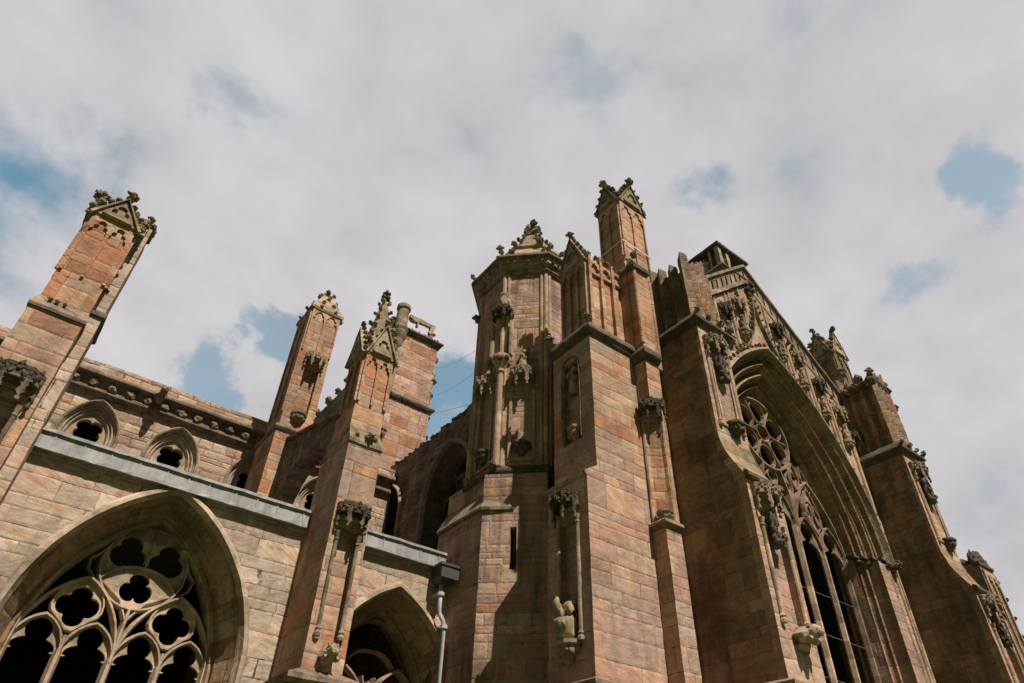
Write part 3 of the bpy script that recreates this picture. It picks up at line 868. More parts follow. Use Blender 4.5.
# lead gutter on the wall head, in two runs either side of the buttress
def gutter(x0, x1, label):
    t = thing('lead_gutter', label, 'gutter', ((x0 + x1) / 2, YN - .1, 7.8), 'lead gutters on the aisle wall')
    b = MB(); k = x0; R = random.Random(3)
    b.xz([(x0, 7.80), (x1, 7.80), (x1, 8.14), (x0, 8.14)], YN - .16, YN + .3)
    part('trough', b, 'lead', t, cell=.35, rough=.012)
    b = MB(); b.box(x0, x1, YN - .21, YN - .1, 8.12, 8.18); b.box(x0, x1, YN - .19, YN - .12, 7.78, 7.85)
    part('rolled_edge', b, 'lead', t, cell=.35, rough=.014)
    while k < x1 - .3:
        k += R.uniform(.42, .6)
        b = MB(); b.box(k, k + .025, YN - .174, YN + .2, 7.82, 8.155)
        part('lead_seam', b, 'lead', t, cell=.3, rough=.01)
gutter(-.86, 4.78, 'long lead gutter along the wall head left of the middle buttress')
gutter(5.68, 8.42, 'short lead gutter between the middle buttress and the stair turret')

# rain-water head and pipe in the corner against the turret
dp = thing('drainpipe', 'grey painted drainpipe with box hopper in the corner beside the turret', 'drainpipe', (8.4, YN - .25, 0))
def sq(x0, x1, y0, y1): return [(x0, y0), (x1, y0), (x1, y1), (x0, y1)]
b = MB(); b.stack([(sq(8.22, 8.5, 13.8, 14.1), 7.36), (sq(8.12, 8.62, 13.68, 14.12), 7.46), (sq(8.12, 8.62, 13.68, 14.12), 7.72), (sq(8.09, 8.645, 13.65, 14.14), 7.74), (sq(8.09, 8.645, 13.65, 14.14), 7.8)])
part('hopper', b, 'hopper', dp, cell=0, rough=0)
b = MB(); b.tube([(8.30, 13.93, 7.4), (8.30, 13.93, 6.78), (8.32, 13.93, 6.68), (8.44, 13.93, 6.54), (8.47, 13.93, 6.42), (8.47, 13.93, 0.1)], .052, 12)
part('pipe', b, 'paint', dp, cell=0, rough=0, smooth=True)
for z, x in ((7.08, 8.30), (6.36, 8.47), (4.6, 8.47), (2.8, 8.47)):
    b = MB(); b.lathe(x, 13.93, [(.066, z), (.09, z + .01), (.09, z + .09), (.066, z + .1)], 12); b.box(x - .1, x + .1, 13.98, 14.21, z + .03, z + .06)
    part('pipe_collar', b, 'paint', dp, cell=0, rough=0)

# ------------------------------------------------------------------ buttresses of the aisle wall
def niche_front(b, x0, x1, yf, yb, z0, z1, nx0, nx1, nz0, nz1, dep=.16):
    """shaft with a shallow square recess in its south face"""
    b.box(x0, nx0, yf, yb, z0, z1); b.box(nx1, x1, yf, yb, z0, z1)
    b.box(nx0, nx1, yf, yb, z0, nz0); b.box(nx0, nx1, yf, yb, nz1, z1)
    b.box(nx0, nx1, yf + dep, yb, nz0, nz1)

def cross_pinnacle(t, x0, x1, y0, y1, z0, ze, hg, sides, seed=0, lights=2, mat='orange', hs=1.4, spire_on=True, csize=.1, fr=.08, head=.55, cut=1.0):
    """square pinnacle: panelled shaft from z0 to the eaves ze, a gablet on each listed side, then a spire"""
    b = MB(); b.box(x0, x1, y0, y1, z0, ze)
    o = part('pinnacle_shaft', b, mat, t, cell=.35, rough=.012)
    cx, cy = (x0 + x1) / 2, (y0 + y1) / 2
    for a in sides:
        mx = {0: frame(cx, y0, 0), -90: frame(x0, cy, -90), 90: frame(x1, cy, 90)}[a]
        w = (x1 - x0) if a == 0 else (y1 - y0)
        b = MB(mx); panel_face(b, w, z0 + .1, ze + .02, lights, 0, .06, head, fr * .8)
        part('blind_panel', b, mat, o, cell=.4, rough=.006)
        gablet(t, mx, w + .06, ze, hg, .1, 4, csize, a, 'mid')
    b = MB(); b.stack([([(x0, y0), (x1, y0), (x1, y1), (x0, y1)], ze - .02), ([(x0 + .2, y0 + .2), (x1 - .2, y0 + .2), (x1 - .2, y1 - .2), (x0 + .2, y1 - .2)], ze + hg * .8)])
    part('pinnacle_core', b, 'mid', t, cell=.4)
    if spire_on:
        spire(t, cx, cy, ze + hg * .35, min(x1 - x0, y1 - y0) * .92, hs + hg * .2, 4, 6, csize * 1.45, 45, 'mid', False, .8, cut)
    return o

# --- middle buttress
t = thing('aisle_buttress', 'tall buttress with crocketed spire rising between the two aisle windows', 'buttress', (5.24, 13.4, 0), 'buttresses of the aisle wall')
x0, x1, yf = 4.83, 5.66, 12.77
b = MB(); b.stack([([(x0 - .05, yf - .05), (x1 + .05, yf - .05), (x1 + .05, YN + .1), (x0 - .05, YN + .1)], 0), ([(x0 - .05, yf - .05), (x1 + .05, yf - .05), (x1 + .05, YN + .1), (x0 - .05, YN + .1)], 4.45)])
part('base', b, 'buff', t)
b = MB(); b.string([(x0, YN), (x0, yf), (x1, yf), (x1, YN)], 4.55, [(0, .16), (.28, .02), (.32, 0), (.32, -.08), (.26, -.12), (.0, -.12)])
part('weathering', b, 'trim', t)
b = MB(); niche_front(b, x0, x1, yf, YN + .1, 4.4, 9.55, 4.97, 5.5, 5.25, 7.45)
part('lower_shaft', b, 'warmash', t, rough=.012)
fm = frame(5.235, yf)
canopy(t, frame(5.235, yf, 0, 7.95), .66, .5, .27, 3)
shafts(t, fm, [-.24, .24], 5.28, 7.35, .04, -.03)
mask_corbel(t, frame(5.28, yf, 0, 5.0), .42, 9, 'mid', 'carved_beast')
b = MB(); b.stack([([(x0 - .02, yf - .04), (x1 + .02, yf - .04), (x1 + .02, YN), (x0 - .02, YN)], 9.47), ([(x0 - .02, yf - .04), (x1 + .02, yf - .04), (x1 + .02, YN), (x0 - .02, YN)], 9.55), ([(x0 + .0, yf + .16), (x1 - .05, yf + .16), (x1 - .05, YN - .1), (x0 + .0, YN - .1)], 9.95)])
part('weathering', b, 'trim', t)
mask_corbel(t, frame(5.3, yf + .05, 0, 9.72), .26, 4, 'mid', 'carved_head')
for q in (-.22, .0, .22): crocket(t, (5.24 + q, yf + .05, 9.68), .08, 0, True)
b = MB(); b.box(x0 + .0, x1 - .05, yf + .14, 13.95, 9.9, 10.55)
part('upper_shaft', b, 'orange', t)
cross_pinnacle(t, x0 + .01, x1 - .06, yf + .14, 13.72, 10.55, 12.12, .95, (0, -90, 90), hs=1.85, csize=.10, head=.42)

# --- left buttress
t = thing('aisle_buttress', 'leftmost tall buttress leaning in the corner, broken leafy gablets on top', 'buttress', (-1.3, 13.4, 0), 'buttresses of the aisle wall')
x0, x1, yf = -1.78, -.85, 12.77
b = MB(); b.box(x0 - .05, x1 + .05, yf - .05, YN + .1, 0, 4.4)
part('base', b, 'buff', t)
b = MB(); b.string([(x0, YN), (x0, yf), (x1, yf), (x1, YN)], 4.5, [(0, .16), (.24, .02), (.28, 0), (.28, -.08), (.2, -.12), (0, -.1)])
part('weathering', b, 'trim', t)
b = MB(); niche_front(b, x0, x1, yf, YN + .1, 4.35, 9.85, -1.6, -1.05, 5.2, 7.9)
part('lower_shaft', b, 'warmash', t, rough=.012)
canopy(t, frame(-1.32, yf, 0, 8.42), .74, .6, .3, 13)
shafts(t, frame(-1.325, yf), [-.27, .27], 5.25, 7.8, .04, -.03)
mask_corbel(t, frame(-1.3, yf, 0, 4.95), .42, 19, 'mid', 'carved_beast')
b = MB(); b.stack([([(x0 - .03, yf - .05), (x1 + .03, yf - .05), (x1 + .03, YN), (x0 - .03, YN)], 9.78), ([(x0 - .03, yf - .05), (x1 + .03, yf - .05), (x1 + .03, YN), (x0 - .03, YN)], 9.86), ([(x0 + .06, yf + .12), (x1 - .02, yf + .12), (x1 - .02, YN - .1), (x0 + .06, YN - .1)], 10.16)])
part('weathering', b, 'trim', t)
for q in (-.2, -.08, .05): crocket(t, (-1.33 + q, yf + .02, 10.02), .075, 0, True)
b = MB(); b.box(x0 + .06, x1 - .02, yf + .1, 13.6, 10.1, 10.75)
part('upper_shaft', b, 'orange', t)
o = cross_pinnacle(t, x0 + .06, x1 - .02, yf + .1, 13.62, 10.75, 12.5, .62, (0, -90, 90), spire_on=False, csize=.165, head=.5)
for i in range(34):
    crocket(t, (RNG.uniform(x0 + .05, x1), RNG.uniform(yf + .05, 14.2), RNG.uniform(12.7, 13.25)), RNG.uniform(.11, .16), RNG.uniform(0, 360), i % 2 > 0)
for i, z in enumerate((12.2, 11.6, 11.0)):
    crocket(t, (x1 + .0, yf + .22 + .1 * i, z), .08, 90, True)

b = MB(); b.box(x0 + .1, x1 + .21, 13.2, YN + .1, 0, 13.05)
o = part('rear_half', b, 'buff', t, cell=.35, rough=.012)
b = MB(); b.string([(x1 - .05, 13.2), (x1 + .21, 13.2), (x1 + .21, YN)], 10.4, [(0, .1), (.06, .02), (.06, -.05), (0, -.08)])
part('string_course', b, 'dark', o, cell=.3)
for j in range(5): crocket(o, (x1 + .16, 13.22 + .14 * j, 13.1), .14, 60, j % 2 == 0)

# ------------------------------------------------------------------ clerestory behind, its corbel table, and windows
YC = 21.0
t = thing('clerestory_wall', 'sunlit upper nave wall behind the gutter with carved cornice and small arched windows', 'wall', (2, YC, 0))
CW = [(cx, .74, 1.2, 11.62, 9.6) for cx in (-2.3, .07, 2.44, 4.95, 7.3)]
b = MB(); arch_wall(b, -9, 9.95, 0, 13.0, YC, YC + .8, CW, 10)
part('masonry', b, 'rubble', t, cell=.9, rough=.02)
for i, c in enumerate(CW):
    b = MB()
    arch_loft(b, *c, [(0, 0), (.03, .02), (.05, .08), (.11, .07), (.13, .15), (.19, .14), (.23, .22), (.235, .5)], YC, 10)
    o = part('window', b, 'hood', t, cell=0, rough=.008)
    b = MB(); arch_loft(b, c[0], c[1] + .1, c[2] + .1, c[3], c[3] - .9, [(0, 0), (0, -.05), (.05, -.1), (.09, -.07), (.11, 0)], YC, 10)
    part('hood_mould', b, 'mid', o, cell=0, rough=.01)
    b = MB(); cc = (c[0], 11.86); of = polyfn([(c[0] + x, z) for x, z in arch(c[1], c[2], c[3], 9.6, .225, 8)], cc)
    foil(b, cc, of, lobes(4, math.pi / 4, .40, .3), YC + .24, YC + .45, 40)
    part('tracery', b, 'hood', o, cell=0, rough=.006)
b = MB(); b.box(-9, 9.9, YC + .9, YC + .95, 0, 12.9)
part('backing', b, 'soot_shade', t, cell=0)  # darkness inside the clerestory openings put into this sheet's colour
b = MB()
b.string([(-9, YC), (9.9, YC)], 13.0, [(0, .62), (.3, .58), (.36, .5), (.36, .42), (.16, .36), (.12, .1), (.16, .04), (.2, .02), (.2, -.04), (.1, -.12), (0, -.14)])
part('cornice', b, 'cornice', t, cell=.5, rough=.03)
x = -8.7; k = 0
while x < 8:
    b = MB(); b.lump((x, YC - .17, 13.2), (.14, .1, .12), k, .5, 2)
    part('carved_flower', b, 'trim', t, cell=0, rough=.008); x += .52; k += 1
b = MB(); b.box(-9, 9.9, YC - .2, YC + .75, 13.58, 13.92)
part('parapet', b, 'rubble', t, cell=.3, rough=.05)
b = MB(); b.lump((1.45, YC - .4, 13.35), (.16, .35, .2), 3, .4); b.lump((1.45, YC - .75, 13.42), (.12, .22, .13), 8, .4)
part('gargoyle', b, 'trim', t, cell=0)

# ------------------------------------------------------------------ inner pier with flying buttress
t = thing('flying_buttress', 'pinnacled pier with an empty niche and a flying arch reaching the middle buttress', 'buttress', (5.1, 18, 0))
x0, x1, yf = 4.5, 5.62, 18.0
b = MB(); b.box(x0, x1, yf, 19.6, 0, 12.3)
part('lower_shaft', b, 'orange', t)
b = MB(); b.string([(x0, 19.6), (x0, yf), (x1, yf), (x1, 19.6)], 12.3, [(0, .12), (.07, .02), (.09, -.03), (.05, -.1), (0, -.1)])
part('string_course', b, 'trim', t)
b = MB(); niche_front(b, x0 + .06, x1 - .06, yf + .06, 19.3, 12.3, 17.15, 4.83, 5.32, 12.9, 14.75, .2)
sh = part('pinnacle_shaft', b, 'orange', t)
canopy(t, frame(5.08, yf + .06, 0, 15.25), .62, .5, .25, 23, 'mid')
corbel(t, frame(5.05, yf + .08, 0, 12.95), .5, .35, .28, 6, 'mid')
mx = frame(5.06, yf + .06); b = MB(mx); panel_face(b, 1.0, 15.35, 17.17, 2, 0, .05, .4, .06)
part('blind_panel', b, 'orange', sh, cell=.4)
b = MB(frame(x0 + .06, 18.68, -90)); panel_face(b, 1.2, 12.9, 17.15, 2, 0, .05, .45, .08)
part('blind_panel', b, 'orange', sh, cell=.4)
b = MB(); b.stack([([(x0 - .02, yf - .02), (x1 + .02, yf - .02), (x1 + .02, 19.35), (x0 - .02, 19.35)], 17.15), ([(x0 - .04, yf - .04), (x1 + .04, yf - .04), (x1 + .04, 19.38), (x0 - .04, 19.38)], 17.23), ([(x0 + .2, yf + .2), (x1 - .2, yf + .2), (x1 - .2, 19.1), (x0 + .2, 19.1)], 17.75), ([(x0 + .4, yf + .45), (x1 - .4, yf + .45), (x1 - .4, 18.9), (x0 + .4, 18.9)], 18.4)])
cap = part('broken_spire', b, 'mid', t, cell=.3, rough=.03)
cxm, cym = (x0 + x1) / 2, (yf + 19.35) / 2
for lv, ins, n_ in ((17.25, -.02, 8), (17.62, .16, 8), (18.0, .28, 6), (18.35, .42, 5)):
    for j in range(n_):
        a_ = 2 * math.pi * (j + .5) / n_; ux, uy = math.cos(a_), math.sin(a_); m_ = max(abs(ux), abs(uy))
        crocket(cap, (cxm + ux / m_ * ((x1 - x0) / 2 - ins), cym + uy / m_ * ((19.35 - yf) / 2 - ins), lv), .125, math.degrees(a_) + 90, j % 3 == 0)
crocket(cap, (cxm, cym, 18.5), .17, 0, False, name='finial')
# flyer: raking top, arch below, from the pier down to the middle buttress
N = 16; b = MB(); Yh, Yl = yf + .02, 13.9
vv = []; 
for i in range(N + 1):
    f = i / N; y = Yh + (Yl - Yh) * f
    top = 11.95 - 1.15 * f
    a = (f - .47) / .53 if f > .47 else (f - .47) / .47
    bot = 10.85 - .45 * f - (1.45 if f < .47 else .75) * (abs(a) ** 2.2)
    vv += [(4.95, y, bot), (5.45, y, bot), (5.45, y, top), (4.95, y, top)]
ff = []
for i in range(N):
    for a in range(4):
        c = (a + 1) % 4; ff.append((i * 4 + a, (i + 1) * 4 + a, (i + 1) * 4 + c, i * 4 + c))
ff += [(0, 1, 2, 3), (4 * N + 3, 4 * N + 2, 4 * N + 1, 4 * N)]
b.add(vv, ff)
part('flyer', b, 'black', t, cell=.5, rough=.015)  # flyer's shade put into its near-black stone colour
b = MB()
vv = []
for i in range(N + 1):
    f = i / N; y = Yh + (Yl - Yh) * f; top = 11.97 - 1.15 * f
    vv += [(4.86, y, top), (5.54, y, top), (5.54, y, top + .07), (5.2, y, top + .2), (4.86, y, top + .07)]
ff = []
for i in range(N):
    for a in range(5):
        c = (a + 1) % 5; ff.append((i * 5 + a, (i + 1) * 5 + a, (i + 1) * 5 + c, i * 5 + c))
ff += [tuple(range(5)), tuple(reversed(range(5 * N, 5 * N + 5)))]
b.add(vv, ff)
fl = part('coping', b, 'trim', t, cell=.4, rough=.02)
for i in range(1, 5):
    f = i / 5; crocket(fl, (5.2, Yh + (Yl - Yh) * f, 12.22 - 1.15 * f), .12, 90, True)

# ------------------------------------------------------------------ west wall of the transept, and the stump of the crossing tower
XT = 10.0
t = thing('transept_wall', 'dark sooty-black transept wall with tall pointed windows behind the turret', 'wall', (XT, 18, 0))
# built facing south then turned to face west: local x = south
L = lambda y: -(y - 18.0)
mxw = frame(XT, 18.0, -90)
R3 = random.Random(5)
ztop = lambda x: 14.25 + .07 * math.sin(x * 3.1) + .05 * math.sin(x * 7.7) + (.35 if -.9 < x < 6.2 and x > 1.2 else 0) * .6
TW = [(L(21.1), .95, 1.35, 12.0, 9.0), (L(17.0), 1.35, 1.8, 11.6, 8.6)]
b = MB(mxw); arch_wall(b, L(24.2), L(12.6), 0, ztop, 0, .5, TW, 12)
part('masonry', b, 'black', t, cell=.4, rough=.03)
for c in TW:
    b = MB(mxw); arch_loft(b, *c, [(0, 0), (.04, .08), (.1, .05), (.14, .16), (.2, .14), (.25, .28), (.32, .26), (.36, .42), (.36, .7)], 0, 12)
    o = part('window', b, 'black2', t, cell=0, rough=.012)
    b = MB(mxw); arch_loft(b, c[0], c[1] + .16, c[2] + .16, c[3], c[3] - 2.0, [(0, 0), (0, -.06), (.06, -.13), (.12, -.12), (.16, 0)], 0, 12)
    part('hood_mould', b, 'mid', o, cell=0, rough=.015)
    b = MB(mxw); w_ = c[1] - .36
    bar(b, [(c[0], c[4]), (c[0], c[3])], .45, .12, .2)
    for q in (-1, 1): light_head(b, c[0] + q * w_ / 2, w_ / 2, c[3] - .1, w_ * .9, .47, .6)
    rr = w_ * .5; ct = (c[0], c[3] + w_ * 1.15)
    foil(b, ct, lambda a: rr * 1.15, lobes(4, math.pi / 4, rr * .9), .47, .62, 48)
    part('tracery', b, 'dark', o, cell=0, rough=.008)
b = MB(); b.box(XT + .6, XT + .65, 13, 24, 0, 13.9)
part('backing', b, 'soot_shade', t, cell=0)  # near-black sheet paints the shade inside the transept windows
for i in range(26):
    y = 14.2 + i * .36
    b = MB(); b.lump((XT + .25, y, 14.28 + R3.uniform(-.05, .12)), (.3, .2, .12), i, .4)
    part('loose_stone', b, 'dark', t, cell=0)
mask_corbel(t, frame(XT - .25, 15.0, -60, 10.75), .42, 77, 'mid', 'label_stop')

t = thing('crossing_tower', 'broken square tower stump with a round shaft and pierced parapet on top', 'tower', (11.8, 25, 0))
x0, x1, y0, y1 = 10.45, 12.75, 24.0, 27.0
b = MB(); b.prism([(x0, y0), (x1 - .05, y0), (x1 + .05, y0 + .2), (x1, y1), (x0, y1)], 0, 19.45)
part('lower_stage', b, 'pinkrub', t, cell=.35, rough=.035)
b = MB(); b.prism([(x0 + .04, y0 + .04), (x1 - .02, y0 + .04), (x1 + .06, y0 + .3), (x1, y1), (x0 + .04, y1)], 19.45, 23.4)
part('upper_stage', b, 'pinkrub', t, cell=.35, rough=.035)
b = MB(); b.string([(x0, y1), (x0, y0), (x1, y0), (x1, y1)], 19.45, [(0, .2), (.14, .08), (.16, 0), (.12, -.1), (.05, -.16), (0, -.16)])
o = part('string_course', b, 'dark', t, cell=.3, rough=.02)
for i in range(9): crocket(o, (x0 + .1 + i * .29, y0 - .1, 19.4), .09, 0, True, name='carved_knob')
b = MB(); b.string([(x0, y1), (x0, y0), (x1, y0), (x1, y1)], 23.4, [(0, .3), (.16, .22), (.2, .1), (.08, 0), (0, -.1)])
o = part('cornice', b, 'dark', t, cell=.3, rough=.03)
for i in range(16): crocket(o, (x0 + .05 + (i % 12) * .19, y0 - .1 + (.5 if i > 11 else 0), 23.5 + .05 * (i % 2)), .1, 0, True, name='carved_knob')
b = MB(); b.lathe(x0 + .05, y0 + .05, [(.1, 22.3), (.22, 22.55), (.26, 22.7), (.22, 22.75), (.32, 22.95), (.38, 23.15), (.34, 23.2), (.42, 23.4), (.32, 23.5), (.3, 24.7), (.37, 24.75), (.37, 24.95), (.25, 25.05)], 14)
b.lump((x0 - .1, y0 + .8, 23.9), (.4, .6, .7), 3, .5, 2.2, 3)
part('corner_shaft', b, 'mid', t, cell=.4, rough=.02)
b = MB(); b.cyl((x0 + .09, y0 + .09, 19.6), (x0 + .09, y0 + .09, 22.4), .11, .11, 10)
part('corner_roll', b, 'mid', t, cell=.5)
b = MB()
b.box(x0 + .5, x0 + 2.0, y0 + .1, y0 + .3, 24.55, 24.75); b.box(x0 + 1.75, x0 + 1.95, y0 + .1, y0 + .3, 23.6, 24.6); b.box(x0 + .95, x0 + 1.05, y0 + .1, y0 + .3, 24.2, 24.6)
b.lump((x0 + 1.9, y0 + .2, 24.2), (.22, .15, .16), 4, .4); b.lump((x0 + .8, y0 + .2, 24.5), (.3, .14, .12), 6, .4)
part('parapet', b, 'mid', t, cell=.2, rough=.05)
for i in range(8):
    b = MB(); b.lump((x1 - .05, y0 + .25, 17.2 + i * .75 + .2 * (i % 3)), (.16 + .08 * (i % 2), .25, .2), i, .5)
    part('broken_stone', b, 'mid', t, cell=0)
corbel(t, frame(x0 + .05, y0, -45, 17.5), .4, .6, .3, 3, 'mid')
# its west wall running north, with a blocked lancet
LW = lambda y: -(y - 31.0)
mxw = frame(10.1, 31.0, -90)
b = MB(mxw); arch_wall(b, LW(36), LW(27.0), 0, 22.4, 0, .8, [(LW(31.6), .45, .8, 20.2, 18.2)], 8)
part('west_wall', b, 'grey', t, cell=.6, rough=.03)
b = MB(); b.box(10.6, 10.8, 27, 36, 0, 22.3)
part('backing', b, 'soot_shade', t, cell=0)  # lancet's inner shade painted by a near-black sheet
for i, y in enumerate((28.6, 29.8, 31.2, 32.6, 33.9)): crocket(t, (10.3, y, 22.5), .42, -90, False)
# ------------------------------------------------------------------ stair turret in the angle
def octo(cx, cy, r, k=0):
    s = r * math.tan(math.pi / 8)
    return [(cx - s, cy - r), (cx + s, cy - r), (cx + r, cy - s), (cx + r, cy + s), (cx + s, cy + r), (cx - s, cy + r), (cx - r, cy + s), (cx - r, cy - s)]
t = thing('stair_turret', 'tall octagonal stair turret with a low crocketed cap and canopied niches', 'turret', (10.5, 13.4, 0))
CX, CY, RR = 10.56, 13.5, 1.62
low = [(8.65, 14.9), (8.65, 12.89), (9.80, 11.74), (11.2, 11.7), (12.0, 12.5), (12.0, 14.9)]
b = MB()
# arrow slit cut into the south-west face: built as strips round the opening
b.prism([(8.65, 14.9), (8.65, 12.89), (8.68, 12.93), (8.9, 14.9)], 0, 9.1)
fm = frame(9.225, 12.315, -45)
F = 0.815
sx0, sx1, sz0, sz1 = -.1, .06, 7.5, 8.55
m2 = MB(fm)
m2.box(-F, sx0, 0, .5, 0, 10.0); m2.box(sx1, F, 0, .5, 0, 10.0); m2.box(sx0, sx1, 0, .5, 0, sz0); m2.box(sx0, sx1, 0, .5, sz1, 10.0)
part('slit_face', m2, 'turret', t, cell=.6, rough=.006)
b.prism([(8.9, 14.9), (8.9, 13.3), (9.3, 12.9), (11.2, 12.0), (12.0, 12.5), (12.0, 14.9)], 0, 10.0)
b.prism([(8.651, 14.9), (8.651, 12.895), (9.2, 12.7), (9.5, 14.9)], 0, 9.1)
part('lower_stage', b, 'turret', t, cell=.7, rough=.008)
# sloping set-off on the west side
b = MB(); b.rings([[(8.58, 14.9, 9.0), (8.58, 12.86, 9.0), (9.2, 12.3, 9.0), (9.4, 14.9, 9.0)], [(8.57, 14.9, 9.08), (8.57, 12.85, 9.08), (9.2, 12.3, 9.08), (9.4, 14.9, 9.08)], [(8.85, 14.9, 9.62), (8.85, 12.86, 9.62), (9.3, 12.5, 9.62), (9.4, 14.9, 9.62)]])
part('set_off', b, 'trim', t, cell=.4)
b = MB(); b.prism([(8.86, 14.9), (8.86, 12.84), (9.5, 12.3), (10.5, 14.9)], 9.1, 10.2)
part('wall_face', b, 'turret', t)
OP = octo(CX, CY, RR)
b = MB(); b.string([OP[6], OP[7], OP[0], (10.3, OP[0][1])], 10.16, [(0, .16), (.1, .04), (.13, 0), (.13, -.06), (.05, -.16), (0, -.18)])
o = part('string_course', b, 'dark', t, cell=.4, rough=.014)
crocket(o, (8.86, 12.8, 10.2), .2, -60, False, name='carved_knob'); crocket(o, (8.9, 14.0, 10.2), .2, -90, False, name='carved_knob')
b = MB(); b.prism(OP, 10.1, 17.45)
ups = part('upper_stage', b, 'turret', t, cell=.8, rough=.008)
# shafts at the angles
for i in (6, 7, 0, 1):
    vx, vy = OP[i]; d = Vector((vx - CX, vy - CY)).normalized(); q = Vector((-d.y, d.x))
    for s_, rr in ((-.13, .055), (0, .075), (.13, .055)):
        b = MB(); px, py = vx + q.x * s_ - d.x * .02 * (1 if s_ == 0 else 2.6), vy + q.y * s_ - d.y * .02 * (1 if s_ == 0 else 2.6)
        b.cyl((px, py, 10.3), (px, py, 17.4), rr, rr, 8)
        part('angle_shaft', b, 'warm', ups, cell=1.5, rough=.01)
# canopied niches on the west and south-west faces
SWF = frame((OP[7][0] + OP[0][0]) / 2, (OP[7][1] + OP[0][1]) / 2, -45)
WF = frame(OP[6][0], CY, -90)
for nm, fx, sd, xo in (('sw', SWF, 31, .0), ('w', WF, 37, .1)):
    b = MB(fx)
    b.box(xo - .36, xo - .28, -.07, .05, 10.5, 13.1); b.box(xo + .28, xo + .36, -.07, .05, 10.5, 13.1)
    b.box(xo - .36, xo + .36, -.05, .05, 10.42, 10.52)
    part('niche_frame', b, 'warm', t, cell=.5)
    mx = fx @ Matrix.Translation((xo, -.02, 13.35))
    c = canopy(t, mx, .66, .6, .34, sd, 'mid')
    b = MB(mx)
    b.stack([([(-.26, .02), (-.13, -.2), (.13, -.2), (.26, .02)], .04), ([(-.03, .02), (-.02, -.03), (.02, -.03), (.03, .02)], .75)])
    for j in range(5): b.lump((.05 * (-1) ** j, -.12 + .02 * j, .15 + j * .15), .085, sd + j, .5, 2, 1)
    part('canopy_spirelet', b, 'mid', c, cell=0)
    corbel(t, fx @ Matrix.Translation((xo, -.0, 10.95)), .52, .36, .27, sd + 3)
# attached half shaft with capital and a blocked canopy above, at the south-west angle
vx, vy = OP[7]
b = MB(); b.lathe(vx - .04, vy - .06, [(.09, 10.3), (.09, 13.3), (.13, 13.36), (.11, 13.45), (.24, 13.7), (.28, 13.8), (.28, 13.9), (.2, 13.95)], 10)
part('half_column', b, 'warm', t, cell=.8)
b = MB(); 
for j in range(7): b.lump((vx - .06 + .2 * math.cos(j), vy - .1 + .2 * math.sin(j), 13.72 + .06 * (j % 2)), .1, j, .5, 2, 1)
part('carved_capital', b, 'dark', t, cell=0)
canopy(t, frame(vx + .02, vy - .02, -60, 15.75), .6, .35, .34, 44, 'dark')
b = MB(); b.lump((vx - .1, vy - .16, 16.0), (.16, .16, .28), 4, .5); b.lump((vx - .1, vy - .14, 16.35), (.12, .12, .16), 9, .5)
part('carved_bust', b, 'mid', t, cell=0)
b = MB(frame(vx, vy, -60)); b.box(-.34, -.28, -.1, .1, 14.0, 15.3); b.box(.28, .34, -.1, .1, 14.0, 15.3)
part('niche_frame', b, 'warm', t, cell=.6)
crocket(t, (8.88, 14.2, 16.3), .22, -90, True, name='gargoyle')
# cornice and cap
OPc = octo(CX, CY, RR)
b = MB(); b.string(OPc[::1], 17.45, [(-.4, .75), (.12, .72), (.36, .60), (.38, .5), (.30, .44), (.24, .3), (.24, .22), (.12, .08), (.14, .02), (.08, -.06), (-.4, -.06)], True)
o = part('cornice', b, 'trim', t, cell=.5, rough=.014)
for i in range(8):
    (ax, ay), (bx, by) = OPc[i - 1], OPc[i]
    if i in (6, 7, 0, 1):
        for j in range(6):
            f = (j + .5) / 6; d = Vector(((ax + bx) / 2 - CX, (ay + by) / 2 - CY)).normalized()
            crocket(o, (ax + (bx - ax) * f + d.x * .22, ay + (by - ay) * f + d.y * .22, 17.72), .085, math.degrees(math.atan2(d.y, d.x)) + 90, True, name='carved_flower')
for i in (6, 7, 0, 1):
    d = Vector((OPc[i][0] - CX, OPc[i][1] - CY)).normalized()
    crocket(o, (OPc[i][0] + d.x * .3, OPc[i][1] + d.y * .3, 18.25), .2, math.degrees(math.atan2(d.y, d.x)) + 90, False)
b = MB(); b.stack([(octo(CX, CY, 1.5), 18.1), (octo(CX, CY, 1.5), 18.3), (octo(CX, CY, 1.36), 18.4), (octo(CX, CY, 1.02), 19.35), (octo(CX, CY, 1.1), 19.4), (octo(CX, CY, 1.1), 19.5), (octo(CX, CY, .8), 19.6), (octo(CX, CY, .42), 20.7), (octo(CX, CY, .46), 20.75), (octo(CX, CY, .2), 20.9)])
cap = part('cap', b, 'mid', t, cell=.3, rough=.02)
for lv, r_, s_, n_ in ((18.4, 1.42, .17, 8), (18.85, 1.25, .14, 8), (19.45, 1.1, .17, 8), (20.0, .72, .13, 8), (20.45, .54, .12, 8), (20.8, .42, .15, 6)):
    for i in range(n_):
        a_ = 2 * math.pi * (i + .5) / n_
        crocket(cap, (CX + r_ * 1.06 * math.cos(a_), CY + r_ * 1.06 * math.sin(a_), lv), s_, math.degrees(a_) + 90, i % 2 == 0)
b = MB(); b.cyl((CX, CY, 20.8), (CX, CY, 21.9), .16, .1, 8)
for j in range(9): b.lump((CX + .2 * math.cos(j * 2.4), CY + .2 * math.sin(j * 2.4), 21.1 + .085 * j), (.14, .14, .11), j, .6, 2.6)
part('finial', b, 'crock', cap, cell=0, rough=.015)

